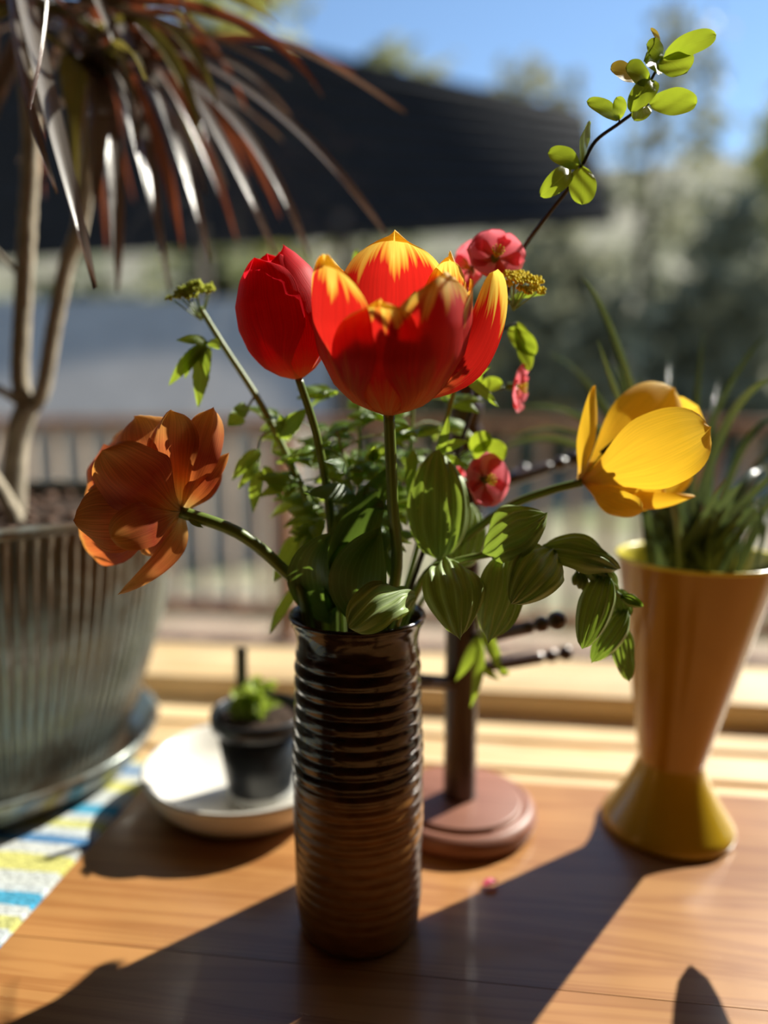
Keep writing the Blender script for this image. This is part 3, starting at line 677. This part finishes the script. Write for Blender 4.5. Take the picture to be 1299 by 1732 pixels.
# --- orange tulip
OB = at(306, 866, 0.49)
ot = thing('tulip', 'wide open ruffled orange tulip bending out over the planter', 'flower', MOUTH)
part('stem', tube(INV(-0.035, -0.006)+[at(514, 1015, 0.512), at(470, 955, 0.505), at(400, 900, 0.495), OB], 0.0042, 0.0042, 12), 'stem', ot)
def petal_at(root, B, tip, wpx, hint, b, cup, mat, kind='petal', **k):
    P2 = at(*tip); h = D(*hint)
    part('petal', sheet(B, bow(B, P2, h, b, k.pop('side', 0)), P2, pxm(wpx, tip[2]), h, kind, cup=cup, nu=9, nv=20, **k), mat, root)
for tip, wpx, hint, b, cup, m, kind in (
        ((150, 790, 0.545), 110, (-0.4, -1, 0.2), 0.2, -0.2, 'orangep', 'broad'), ((190, 742, 0.555), 120, (-0.2, -1, 0.3), 0.2, -0.2, 'orangep', 'broad'), ((135, 915, 0.53), 100, (-0.3, -1, -0.2), 0.2, -0.2, 'orangep', 'broad'),
        ((225, 702, 0.515), 115, (-0.1, -1, 0.1), 0.16, -0.25, 'orangeo', 'broad'), ((375, 775, 0.53), 50, (0.3, -1, 0), 0.1, -0.3, 'orangep', 'point'),
        ((288, 692, 0.49), 92, (-0.3, -1, 0), 0.12, -0.35, 'orangeo', 'broad'), ((362, 688, 0.50), 66, (0.3, -1, 0.1), 0.14, -0.4, 'orangep', 'broad'), ((388, 765, 0.50), 34, (0.3, -1, 0.3), 0.1, -0.3, 'orangep', 'point'),
        ((240, 938, 0.50), 80, (-0.1, -1, -0.4), 0.14, -0.3, 'orangep', 'broad'), ((122, 880, 0.475), 118, (-0.2, -1, -0.1), 0.17, -0.3, 'orangeo', 'broad'),
        ((172, 762, 0.455), 140, (-0.2, -1, 0.1), 0.15, -0.25, 'orangep', 'broad'), ((188, 908, 0.445), 84, (-0.1, -1, 0.1), 0.12, -0.3, 'orangep', 'broad'),
        ((150, 830, 0.5), 90, (-0.3, -1, 0.3), 0.2, -0.25, 'orangeo', 'broad')):
    petal_at(ot, OB, tip, wpx, hint, b, cup, m, kind, rough=0.08, wav=0.14)
P0 = OB+D(0.0, 0, -0.002); part('petal', sheet(P0, at(320, 930, 0.485), at(198, 1006, 0.475), pxm(40, 0.48), D(0.3, -1, 0.3), 'point', cup=-0.5, nu=7, nv=20), 'orangeo', ot)
tulip_centre(ot, OB+D(-0.008, 0.003, 0.002), D(-0.85, 0.2, 0.2), 0.026)
part('leaf', sheet(OB+D(0.006, -0.002, -0.003), at(330, 885, 0.485), at(345, 893, 0.49), 0.006, D(0, -0.6, 1), 'lance', nu=3), 'stem', ot)

# --- yellow tulip
LB = at(984, 816, 0.535)
yt = thing('tulip', 'open bright yellow tulip leaning over the mustard vase', 'flower', MOUTH)
part('stem', tube(INV(0.03, 0.012)+[at(700, 1010, 0.54), at(770, 925, 0.54), at(860, 858, 0.54), at(930, 830, 0.537), LB], 0.0036, 0.003, 12), 'stem', yt)
for tip, wpx, hint, b, cup, kind in (
        ((1182, 690, 0.585), 130, (0.2, -1, 0.6), -0.22, 0.5, 'broad'), ((1140, 655, 0.57), 105, (-0.3, -1, 0.05), 0.07, -0.1, 'broad'), ((1170, 790, 0.585), 110, (0, -1, 0.2), -0.2, 0.4, 'broad'),
        ((1008, 652, 0.54), 34, (0.3, -1, 0.0), 0.02, -0.5, 'point'), ((1128, 848, 0.54), 84, (0.1, -0.8, -0.7), 0.14, -0.3, 'broad'), ((1088, 866, 0.515), 54, (0, -1, -0.5), 0.16, -0.25, 'broad'),
        ((1202, 722, 0.50), 132, (-0.1, -1, 0.12), 0.14, -0.12, 'broad')):
    petal_at(yt, LB, tip, wpx, hint, b, cup, 'yellowp', kind, rough=0.05, wav=0.06)
part('petal', sheet(at(1030, 835, 0.53), at(1090, 862, 0.52), at(1177, 840, 0.525), pxm(34, 0.52), D(0, -1, -0.3), 'point', cup=-0.4), 'yellowp', yt)
tulip_centre(yt, LB+D(0.006, 0.002, 0.004), at(1120, 730, 0.55)-LB, 0.032)

# --- solomon's seal (arching stem with pleated leaves)
ss = thing('arching_stem', 'arching green stem with broad pleated leaves spilling past the vase rim', 'foliage', MOUTH)
SP = [at(712, 985, 0.515), at(765, 952, 0.51), at(838, 936, 0.505), at(912, 928, 0.50), at(965, 945, 0.50), at(1012, 980, 0.50), at(1052, 1010, 0.50)]
part('stem', tube(INV(0.02, -0.015)+SP, 0.0032, 0.0015, 10), 'stemp', ss)
SL = [  # base, tip, width px, hint, bow, cup
    ((742, 948, 0.51), (740, 757, 0.53), 104, (-0.1, -1, 0.15), 0.06, -0.25), ((815, 936, 0.505), (926, 868, 0.49), 108, (0.0, -0.7, 0.85), 0.16, -0.2),
    ((752, 940, 0.505), (778, 1082, 0.465), 112, (0.15, -0.8, 0.8), 0.24, -0.3), ((862, 928, 0.50), (826, 1090, 0.485), 92, (0.4, -0.9, 0.6), 0.2, -0.4),
    ((938, 926, 0.495), (864, 1022, 0.465), 98, (0.3, -0.7, 0.9), 0.18, -0.2), ((910, 928, 0.50), (1048, 962, 0.495), 80, (0.1, -0.6, 0.9), 0.2, -0.3),
    ((982, 950, 0.50), (1046, 998, 0.50), 56, (0.2, -0.7, 0.8), 0.2, -0.3), ((1026, 968, 0.495), (985, 1098, 0.47), 62, (-0.2, -1, 0.25), 0.08, -0.3),
    ((1062, 1028, 0.50), (1000, 1122, 0.49), 50, (-0.4, -1, 0.3), 0.12, -0.4), ((1046, 1050, 0.51), (1064, 1153, 0.505), 44, (0.2, -1, 0.0), 0.05, -0.2),
    ((1045, 995, 0.505), (1060, 1050, 0.50), 46, (0.3, -1, 0.3), 0.1, -0.3), ((1050, 1010, 0.50), (1086, 1026, 0.495), 22, (0, -1, 0.6), 0.1, 0.4),
    ((780, 960, 0.53), (800, 850, 0.56), 70, (0.2, -1, 0.3), 0.05, -0.2)]
for b, t, wpx, hint, bw, cu in SL:
    P0, P2 = at(*b), at(*t); h = D(*hint)
    part('leaf', sheet(P0, bow(P0, P2, h, bw), P2, pxm(wpx*1.02, t[2]), h, 'seal', cup=cu, pleat=5, pamp=0.0017, nu=14, nv=18, rough=0.09, wav=0.14), 'seal', ss)
for b, t in (((975, 968), (972, 990)), ((986, 965), (988, 1000)), ((980, 962), (981, 996))):
    p0, p1 = at(b[0]+4, b[1]-14, 0.5), at(t[0], t[1], 0.497); m = p0.lerp(p1, 0.4)
    part('bell_bud', tube([p0, m, m.lerp(p1, 0.5), p1], 0.0022, 0.0022, 8, 4, lambda f: 0.35 if f < 0.3 else 0.35+1.0*math.sin(PI*min(1, (f-0.3)/0.72))), 'stemp', ss)
# shorter stem with the folded leaf over the rim
s2 = thing('folded_leaf_sprig', 'short sprig with one broad pale folded leaf over the vase rim', 'foliage', MOUTH)
part('stem', tube(INV(0.015, -0.03)+[at(690, 1005, 0.485)], 0.0025, 0.0018, 8), 'stemp', s2)
P0, P2 = at(702, 1000, 0.485), at(590, 1062, 0.452); h = D(-0.1, -0.6, 0.9)
part('leaf', sheet(P0, bow(P0, P2, h, 0.2), P2, pxm(108, 0.46), h, 'petal', cup=-0.25, pleat=4, pamp=0.0016, nu=14, nv=18, rough=0.08, wav=0.12), 'seal', s2)
P2 = at(625, 1052, 0.475); h = D(0.2, -1, -0.1); part('leaf', sheet(P0, bow(P0, P2, h, 0.1), P2, pxm(60, 0.47), h, 'leaf', cup=-0.3, pleat=4, pamp=0.0008, nu=10, nv=14), 'seal', s2)
# hanging shoot behind
s3 = thing('hanging_shoot', 'thin hanging shoot with narrow leaves in front of the mug tree post', 'foliage', MOUTH)
part('stem', tube(INV(0.03, 0.02)+[at(735, 985, 0.57), at(795, 1010, 0.59), at(812, 1080, 0.6)], 0.0022, 0.0012, 8), 'stemp', s3)
for b, t, wpx in (((808, 1075), (770, 1150), 22), ((812, 1080), (795, 1195), 22), ((815, 1060), (845, 1138), 24), ((845, 1135), (862, 1140), 14), ((812, 1130), (845, 1150), 12)):
    P0, P2 = at(b[0], b[1], 0.6), at(t[0], t[1], 0.595); part('leaf', sheet(P0, bow(P0, P2, D(0.2, -1, 0.2), 0.1), P2, pxm(wpx, 0.6), D(0.3, -1, 0.3), 'lance', cup=0.3, nu=4), 'toothed', s3)

# --- golden alexander stems: umbels and toothed leaves
def umbel(root, c, n, rad, up, mat):
    for k in range(n):
        a = k*2.4; rr = rad*math.sqrt((k+0.5)/n)
        e1 = up.orthogonal().normalized(); e2 = up.cross(e1)
        q = c+(e1*math.cos(a)+e2*math.sin(a)*0.8)*rr+up*(0.007*math.cos(rr/rad*1.4)+random.uniform(-0.002, 0.002))
        part('ray', tube([c-up*0.018, q-up*0.002], 0.0007, 0.0005, 5, 2), 'stemp', root)
        fl = []
        for j in range(24):
            b = j*2.4; r2 = 0.0056*math.sqrt((j+0.5)/24)
            fl.append(ball(q+(e1*math.cos(b)+e2*math.sin(b))*r2+up*random.uniform(0, 0.0022), random.uniform(0.0010, 0.0014), 5, 4))
        part('floret_cluster', join(*fl), mat, root)
def leaflet(root, P0, P2, wd, hint, mat='toothed', b=0.12, cu=-0.15):
    part('leaflet', sheet(P0, bow(P0, P2, hint, b), P2, wd, hint, 'leaf', cup=cu, nu=4, nv=20, teeth=9, rough=0.08), mat, root)
ga = thing('umbel_stem', 'tall pale stem with a yellow green umbel leaning over the planter', 'foliage', MOUTH)
YA = 0.565
part('stem', tube(INV(-0.025, 0.025)+[at(545, 940, 0.55), at(520, 850, 0.56), at(468, 735, YA), at(432, 668, YA), at(378, 585, YA), at(338, 520, YA)], 0.0038, 0.002, 10), 'stemp', ga)
umbel(ga, at(328, 502, YA), 11, pxm(36, YA), D(-0.2, -0.45, 1).normalized(), 'floretg')
for b, t, wpx in (((352, 578), (298, 575), 20), ((350, 580), (285, 652), 26), ((345, 585), (335, 690), 30), ((340, 582), (312, 640), 24), ((355, 575), (372, 590), 20), ((350, 585), (350, 640), 22),
                  ((440, 760), (392, 812), 30), ((438, 782), (402, 828), 18), ((436, 790), (428, 868), 24), ((446, 788), (478, 846), 22), ((410, 700), (385, 720), 30), ((420, 695), (395, 690), 26), ((470, 740), (520, 690), 34), ((478, 735), (475, 700), 24),
                  ((505, 905), (462, 985), 36), ((520, 900), (505, 960), 20), ((505, 990), (455, 1072), 22), ((545, 900), (495, 915), 24)):
    P0, P2 = at(b[0], b[1], YA-0.005), at(t[0], t[1], YA-0.015); leaflet(ga, P0, P2, pxm(wpx, YA), D(random.uniform(-.4, .4), -1, random.uniform(0, 0.5)))
part('petiole', tube([at(462, 725, YA), at(440, 745, YA), at(438, 790, YA-0.005)], 0.0009, 0.0007, 6), 'stemp', ga)
part('petiole', tube([at(376, 582, YA), at(350, 580, YA-0.005)], 0.0011, 0.0009, 6), 'stemp', ga)
part('petiole', tube([at(540, 920, 0.553), at(505, 905, YA-0.006)], 0.0011, 0.0009, 6), 'stemp', ga)
part('petiole', tube([at(548, 960, 0.553), at(505, 990, YA-0.006)], 0.0011, 0.0009, 6), 'stemp', ga)
part('petiole', tube([at(432, 668, YA), at(412, 700, YA-0.005)], 0.0011, 0.0009, 6), 'stemp', ga)
gb = thing('umbel_stem', 'stem with a golden yellow umbel beside the pink blossom', 'foliage', MOUTH)
YG = 0.53
part('stem', tube(INV(0.02, 0.022)+[at(705, 930, 0.55), at(735, 800, 0.55), at(775, 640, 0.54), at(825, 552, YG), at(862, 508, YG)], 0.0024, 0.0016, 10), 'stemp', gb)
umbel(gb, at(880, 484, YG), 12, pxm(36, YG), D(0.2, -0.6, 1).normalized(), 'floret')
for b, t, wpx in (((862, 505), (922, 498), 14), ((855, 500), (838, 480), 14), ((745, 760), (795, 745), 20), ((740, 780), (760, 700), 18), ((745, 770), (790, 790), 18), ((700, 760), (690, 840), 22), ((735, 790), (715, 860), 20), ((790, 640), (845, 690), 20), ((780, 650), (830, 620), 18)):
    leaflet(gb, at(b[0], b[1], YG+0.01), at(t[0], t[1], YG), pxm(wpx, YG), D(random.uniform(-.3, .3), -1, 0.4))
# leafy stems in the middle
for nm, sx, sy, top, lab in ((0, -0.012, 0.02, (520, 690, 0.6), 'bushy toothed foliage stem behind the red tulip'), (1, 0.0, 0.03, (610, 430, 0.6), 'tallest toothed foliage stem peeking above the flamed tulip'), (2, 0.012, 0.02, (700, 650, 0.59), 'bushy toothed foliage stem under the flamed tulip'), (3, 0.0, 0.01, (570, 730, 0.56), 'short dark leafy stem in the middle of the bouquet')):
    st = thing('leafy_stem', lab, 'foliage', MOUTH)
    T = at(*top); B0 = mouth(sx, sy); mid = B0.lerp(T, 0.5)+D(random.uniform(-.012, .012), 0.01, 0)
    path = INV(sx, sy)+[B0, mid, T]; part('stem', tube(path, 0.0024, 0.0011, 8), 'stemp', st)
    nn = 13 if nm != 1 else 12
    for k in range(nn):
        f = 0.32+0.62*k/nn if nm != 1 else (0.2+0.5*k/nn)
        q = B0.lerp(mid, f*2) if f < 0.5 else mid.lerp(T, f*2-1)
        a = k*2.4+nm; d = D(math.cos(a), math.sin(a)*0.6, 0); L = random.uniform(0.02, 0.042)
        e = q+d*L+Vector((0, 0, random.uniform(-0.002, 0.014)))
        pe = part('petiole', tube([q, (q+e)/2+Vector((0, 0, 0.004)), e], 0.0008, 0.0006, 5, 4), 'stemp', st)
        dd = (e-q).normalized(); sdv = dd.cross(Vector((0, 0, 1))).normalized()
        for s_ in (-1, 0, 1):
            for q2 in range(2):
                ln = random.uniform(0.016, 0.03); tip = e+dd*ln*(1 if s_ == 0 else 0.45)+sdv*s_*ln*0.9+Vector((0, 0, random.uniform(-0.014, 0.006)))
                leaflet(st, e, tip, ln*random.uniform(0.42, 0.62), Vector((random.uniform(-.4, .4), -0.6, 0.8)))
    if nm == 1:
        for tx, ty in ((603, 420), (596, 440), (612, 440)): leaflet(st, at(606, 450, 0.6), at(tx, ty, 0.6), 0.008, D(0, -1, 0.2))
    if nm == 3:
        for b, t, wpx in (((604, 842), (514, 832), 38), ((602, 838), (640, 830), 26), ((602, 850), (556, 965), 48), ((640, 880), (598, 998), 44), ((606, 845), (660, 862), 30), ((640, 870), (676, 900), 28), ((590, 800), (548, 780), 26), ((642, 890), (665, 985), 40)):
            leaflet(st, at(b[0], b[1], 0.535), at(t[0], t[1], 0.505), pxm(wpx, 0.51), D(random.uniform(-.3, .3), -1, 0.45), 'tleaf')
        part('petiole', tube([mouth(sx, sy, 0.03), at(625, 930, 0.53), at(604, 842, 0.535)], 0.0012, 0.0009, 6), 'stemp', st)
        part('petiole', tube([mouth(sx, sy, 0.01), at(645, 940, 0.53), at(641, 880, 0.535)], 0.0012, 0.0009, 6), 'stemp', st)

# --- quince branch
qb = thing('quince_branch', 'dark twig of flowering quince with pink blossoms and round young leaves', 'branch', MOUTH)
QP = [(690, 1010, 0.535), (728, 900, 0.55), (770, 780, 0.565), (805, 670, 0.575), (842, 560, 0.575), (875, 440, 0.565), (918, 375, 0.55), (962, 318, 0.54), (986, 278, 0.535), (1008, 238, 0.535), (1048, 208, 0.53), (1085, 178, 0.53), (1098, 142, 0.53), (1121, 99, 0.53)]
QW = [at(*p) for p in QP]
part('twig', tube(INV(0.02, 0.008)+QW, 0.0022, 0.0009, 8), 'twig', qb)
for b, t, wpx, m, bb in (((1122, 98), (1211, 60), 31, 'quincel', .1), ((1122, 99), (1163, 122), 48, 'quincel', .05), ((1120, 99), (1094, 74), 28, 'quincel', .1), ((1115, 78), (1100, 48), 9, 'quincey', .1), ((1096, 138), (1057, 116), 36, 'quincel', .05),
                         ((1080, 132), (1032, 118), 33, 'quincey', .05), ((1114, 118), (1088, 104), 34, 'quincel', .1), ((1106, 140), (1066, 190), 32, 'quincel', .15), ((1098, 176), (1178, 176), 41, 'quincel', .04), ((1096, 180), (1072, 204), 24, 'quincel', .1),
                         ((1046, 202), (992, 172), 24, 'quincel', .1), ((1047, 200), (1042, 164), 22, 'quincel', .1), ((984, 280), (996, 204), 50, 'quincel', -.05), ((978, 280), (926, 260), 30, 'quincel', .1), ((964, 286), (914, 332), 30, 'quincel', .2), ((985, 282), (984, 346), 40, 'quincel', .04),
                         ((862, 556), (905, 600), 30, 'quincel', .1), ((875, 545), (893, 628), 26, 'quincel', .06), ((800, 770), (858, 760), 40, 'quincel', .1), ((795, 760), (830, 735), 30, 'quincel', .1), ((812, 655), (850, 650), 24, 'quincel', .1), ((806, 650), (790, 612), 26, 'quincel', .1)):
    j = min(range(len(QP)), key=lambda k: (QP[k][0]-b[0])**2+(QP[k][1]-b[1])**2); Yq = QP[j][2]
    P0, P2 = at(b[0], b[1], Yq-0.002), at(t[0], t[1], Yq-0.012); h = D(random.uniform(-0.25, 0.25), -1, random.uniform(0.0, 0.35))
    if t == (996, 204): h = D(0.75, -0.62, 0.4)
    part('leaf', sheet(P0, bow(P0, P2, h, bb), P2, pxm(wpx*1.12, Yq), h, 'oval', cup=random.uniform(0.0, 0.25), nu=6, nv=18, rough=0.08), m, qb)
    if (QW[j]-P0).length > 0.003: part('petiole', tube([QW[j], P0], 0.0008, 0.0006, 5, 2), 'twig', qb)
def blossom(c, face, rad, spur):
    f = D(*face).normalized(); e1 = f.orthogonal().normalized(); e2 = f.cross(e1)
    part('spur', tube([spur, c-f*rad*0.35], 0.0011, 0.0009, 6, 2), 'stem', qb)
    ca = part('calyx', tube([c-f*rad*0.4, c-f*rad*0.15, c+f*rad*0.02], 0.0028, 0.0034, 8, 3), 'stem', qb)
    for k in range(5):
        a = k*2*PI/5+0.3; d = e1*math.cos(a)+e2*math.sin(a)
        P0 = c+d*rad*0.1-f*rad*0.1; P2 = c+d*rad+f*rad*0.15; P1 = c+d*rad*0.7-f*rad*0.05
        part('petal', sheet(P0, P1, P2, rad*1.25, f, 'round', cup=0.25, wav=0.15, nu=6, nv=10), 'pinkp', qb)
    for k in range(9):
        a = k*2*PI/9; d = e1*math.cos(a)+e2*math.sin(a)
        part('stamen', tube([c, c+d*rad*0.2+f*rad*0.4], 0.0005, 0.0006, 5, 2), 'floret', qb)
def near_q(x, y): return QW[min(range(len(QP)), key=lambda k: (QP[k][0]-x)**2+(QP[k][1]-y)**2)]
for x, y, Yb, face, rpx in ((838, 436, 0.55, (0.1, -0.85, 0.5), 50), (796, 455, 0.575, (-0.7, -0.5, 0.3), 48), (874, 655, 0.565, (0.85, -0.35, -0.1), 42), (820, 812, 0.545, (0.5, -0.8, 0.1), 48), (770, 812, 0.575, (-0.4, -0.6, 0.2), 26), (800, 640, 0.58, (-0.3, -0.6, 0.7), 18)):
    c = at(x, y, Yb); blossom(c, face, pxm(rpx, Yb), near_q(x, y))

# fallen petal
c = V(0.083, 0.565, 0.002); pt = part('fallen_petal', sheet(c, c+D(0.006, 0.002, 0.004), c+D(0.012, 0.005, 0.0005), 0.009, Vector((0, 0, 1)), 'round', cup=0.3, nu=5, nv=8), plain('magenta_petal', (0.7, 0.05, 0.12), 0.5), None)
tag(pt, 'small crimson petal fallen on the table by the mug tree', 'petal')

# ------------------------------------------------------------------ outdoors
DZ = 0.05
dk = thing('deck', 'weathered timber deck outside the window', None, (0, 2.2, DZ-0.03), kind='structure')
for i in range(36):
    x0 = -3.4+i*0.19; part('plank', box(x0, x0+0.182, 1.1, 3.45, DZ-0.03, DZ, 0.003), 'deck', dk, False)
rl = thing('deck_railing', 'brown cedar deck railing with upright balusters beyond the window', 'railing', (0, 3.3, DZ))
part('top_rail', box(-3.5, 3.5, 3.24, 3.38, TZ+0.285, TZ+0.325, 0.006), 'cedar', rl, False)
part('bottom_rail', box(-3.5, 3.5, 3.28, 3.34, DZ+0.08, DZ+0.15, 0.006), 'cedar', rl, False)
bal = None
for i in range(49):
    x = -3.45+i*0.143
    if bal is None: bal = part('baluster', box(x-0.019, x+0.019, 3.29, 3.33, DZ+0.1, TZ+0.29, 0.003), 'pale_cedar', rl, False); bx_ = x
    else:
        b = bal.copy(); COL.objects.link(b); b.location.x = x-bx_
for x in (-2.7, -0.9, 0.95, 2.75): part('post', box(x-0.045, x+0.045, 3.265, 3.355, DZ, TZ+0.29, 0.004), 'cedar', rl, False)

M = MT('ground_cover'); n = M.noise(M.coords('Object', (0.5, 0.5, 0.5), False), 1.0, 5.0)
MATS['ground'] = M.done(M.bsdf(M.ramp(n, [(0.3, (0.4, 0.34, 0.27)), (0.5, (0.3, 0.28, 0.19)), (0.7, (0.18, 0.2, 0.09))]), 0.95, 0.1))
def ground_z(y): return -0.6+0.095*max(0, y-11)+0.3*max(0, y-24)
gv, gf = [], []; NX, NY = 60, 60
for j in range(NY+1):
    for i in range(NX+1):
        y = 1.1+j*1.6; x = -75+i*2.5; hgt = ground_z(y)+0.25*math.sin(x*0.3)*sstep(8, 20, y)
        gv.append(V(0, 0, 0)*0+Vector((x, y, hgt)))
for j in range(NY):
    for i in range(NX): gf.append((j*(NX+1)+i, j*(NX+1)+i+1, (j+1)*(NX+1)+i+1, (j+1)*(NX+1)+i))
g = part('ground', (gv, gf), 'ground', None); tag(g, 'rough brown and green ground sloping up behind the deck', None, kind='structure')

# grey shed
MATS['greyroof'] = plain('grey_shingles', (0.42, 0.375, 0.335), 0.75, 0.3, var=0.15, scale=3)
MATS['greywall'] = plain('grey_boards', (0.3, 0.27, 0.24), 0.85, 0.2, var=0.2, scale=3)
sh = thing('shed', 'low shed with a broad grey roof beyond the railing', 'shed', V(-2.4, 8.6, -1.35))
def slab(pts, thick):
    a, b, c_, d = [Vector(p) for p in pts]; n = (b-a).cross(c_-a).normalized()*thick
    vs = [a, b, c_, d, a-n, b-n, c_-n, d-n]
    return vs, [(0, 1, 2, 3), (7, 6, 5, 4), (0, 4, 5, 1), (1, 5, 6, 2), (2, 6, 7, 3), (3, 7, 4, 0)]
rf = [at(-260, 705, 8.0), at(560, 705, 8.0), at(560, 505, 9.6), at(-260, 505, 9.6)]
part('roof', slab(rf, 0.12), 'greyroof', sh, False)
e0, e1_, e2_, e3 = [p-Vector((0, 0, 0.1)) for p in rf]
low = lambda p: Vector((p.x, p.y, -0.7))
i0, i1, i2, i3 = e0.lerp(e2_, 0.06), e1_.lerp(e3, 0.06), e2_.lerp(e0, 0.06), e3.lerp(e1_, 0.06)
part('wall', ([i0, i1, i2, i3, low(i0), low(i1), low(i2), low(i3)], [(0, 4, 5, 1), (1, 5, 6, 2), (2, 6, 7, 3), (3, 7, 4, 0)]), 'greywall', sh, False)

# dark roof of the open shelter
MATS['darkroof'] = plain('charcoal_roofing', (0.018, 0.018, 0.021), 0.85, 0.15, var=0.25, scale=2)
MATS['post'] = plain('dark_post', (0.08, 0.06, 0.05), 0.8)
r4 = [at(-320, 452, 13.0), at(1040, 366, 9.8), at(988, 186, 12.5), at(-320, -110, 13.0)]
gs = thing('open_shelter', 'broad charcoal roof of an open shelter above the trees', 'shelter', Vector((r4[0].lerp(r4[1], 0.5).x, r4[0].lerp(r4[1], 0.5).y, -0.5)))
a_, b_, c_, d_ = r4
nrm_ = (b_-a_).cross(d_-a_).normalized()
vs, fs = [], []
NR = 10
for j in range(NR):                       # overlapping courses of roofing
    t0, t1 = j/NR, (j+1)/NR
    p = [a_.lerp(d_, t0), b_.lerp(c_, t0), b_.lerp(c_, t1), a_.lerp(d_, t1)]
    p = [p[0]+nrm_*0.05, p[1]+nrm_*0.05, p[2], p[3]]
    part('roof_course', slab(p, 0.12), 'darkroof', gs, False)
for f, g_ in ((0.06, 0.1), (0.55, 0.1), (0.72, 0.12), (0.06, 0.9), (0.5, 0.9)):
    tp = a_.lerp(b_, f).lerp(d_.lerp(c_, f), g_)
    part('post', box(tp.x-0.09, tp.x+0.09, tp.y-0.09, tp.y+0.09, -0.9, tp.z-0.05, 0.01), 'post', gs, False)

# trees
tl = {}
for nm, c1, c2, tc_ in (('spring', (0.3, 0.31, 0.08), (0.38, 0.36, 0.1), (0.6, 0.56, 0.14)), ('grey', (0.2, 0.21, 0.15), (0.28, 0.28, 0.2), (0.36, 0.36, 0.24)), ('dark', (0.11, 0.13, 0.075), (0.16, 0.18, 0.1), (0.24, 0.28, 0.12)), ('olive', (0.22, 0.23, 0.11), (0.3, 0.29, 0.15), (0.42, 0.42, 0.18))):
    tl[nm] = leaf_mat('tree_leaf_'+nm, c1, c2, tc_, 0.35, 0.6, 0.2)
MATS['tbark'] = plain('tree_bark', (0.11, 0.09, 0.07), 0.9, var=0.3, scale=5)
def tree(X, Y, h, rad, dens, mat, label, low=0.25, sz=0.28, grp='tall trees behind the shelter'):
    b = V(X, Y); gy = ground_z(b.y); b.z = gy-0.25
    t = thing('tree', label, 'tree', b, grp)
    top = b+Vector((random.uniform(-.4, .4), 0, h)); mid = b+Vector((random.uniform(-.3, .3), 0, h*0.5))
    part('trunk', tube([b, mid, top], 0.02*h, 0.006*h*0.5, 8, 6), 'tbark', t)
    ends = []
    for k in range(9):
        f = low+0.6*k/9; q = b.lerp(top, f); a = k*2.4; e = q+Vector((math.cos(a), math.sin(a), random.uniform(0.5, 1.0)))*rad*random.uniform(0.5, 0.8)
        part('branch', tube([q, q.lerp(e, 0.5)+Vector((0, 0, 0.1)), e], 0.006*h*0.6, 0.012, 6, 3), 'tbark', t); ends.append(e)
    rng = np.random.default_rng(int(abs(X)*100+Y*10)); n = dens
    lob = [e for e in ends]+[top+Vector((0, 0, -0.1*h))]
    ctr = np.array([lob[i % len(lob)] for i in range(n)])+rng.normal(0, 1, (n, 3))*np.array([rad*0.32, rad*0.32, rad*0.36])
    ctr[:, 2] = np.maximum(ctr[:, 2], gy+0.3)
    d1 = rng.normal(0, 1, (n, 3)); d1 /= np.linalg.norm(d1, axis=1)[:, None]; d2 = rng.normal(0, 1, (n, 3)); d2 -= d1*(d1*d2).sum(1)[:, None]; d2 /= np.linalg.norm(d2, axis=1)[:, None]
    s = sz*(0.6+0.8*rng.random((n, 1)))
    q = np.stack([ctr-d1*s, ctr+d2*s*0.55, ctr+d1*s, ctr-d2*s*0.55], 1).reshape(-1, 3)
    off = np.array(b); me = bpy.data.meshes.new('foliage'); me.from_pydata((q-off).tolist(), [], [(4*i, 4*i+1, 4*i+2, 4*i+3) for i in range(n)])
    ul = me.uv_layers.new(name='UVMap'); uvv = np.tile(np.array([[.5, 0], [1, .5], [.5, 1], [0, .5]]), (n, 1))+0.0; ul.data.foreach_set('uv', uvv.astype(np.float32).ravel())
    o = bpy.data.objects.new('foliage', me); COL.objects.link(o); me.materials.append(tl[mat]); o.parent = t; o['kind'] = 'stuff'
T = [(-4.6, 19, 13.5, 2.2, 1500, 'spring', 'yellow green spring tree rising above the dark roof'),
     (-0.3, 24, 11.5, 1.6, 800, 'olive', 'thin olive tree showing over the roof ridge'),
     (4.4, 23, 10.6, 1.5, 620, 'grey', 'bare grey tree with a sparse crown against the sky'),
     (8.4, 24, 12.4, 1.5, 560, 'grey', 'slim grey tree thinly leafed before open sky'),
     (11.2, 20, 8.6, 1.9, 1700, 'spring', 'yellow green tree beyond the yellow tulip'),
     (15.8, 24, 9.0, 2.0, 900, 'olive', 'tall olive tree at the edge of the clearing')]
for a in T: tree(*a)
labs = ['dense dark evergreen low in the thicket', 'grey green bushy tree low in the thicket', 'olive scrubby tree low in the thicket']
grps = ['evergreens in the thicket', 'grey green trees in the thicket', 'olive trees in the thicket']
for i, (X, Y, k) in enumerate([(-10.5, 15.5, 1), (-7.0, 17, 2), (-3.6, 15.5, 0), (0.2, 16.5, 1), (3.4, 15.2, 1), (6.9, 16, 1), (10.4, 15, 2), (13.6, 17, 1), (1.9, 20.5, 2), (16.5, 20, 1)]):
    tree(X, Y, random.uniform(3.6, 4.8)+(0.6 if X > 4 else 0), 1.15, 2000, ['dark', 'grey', 'olive'][k], labs[k], low=0.05, sz=0.3, grp=grps[k])
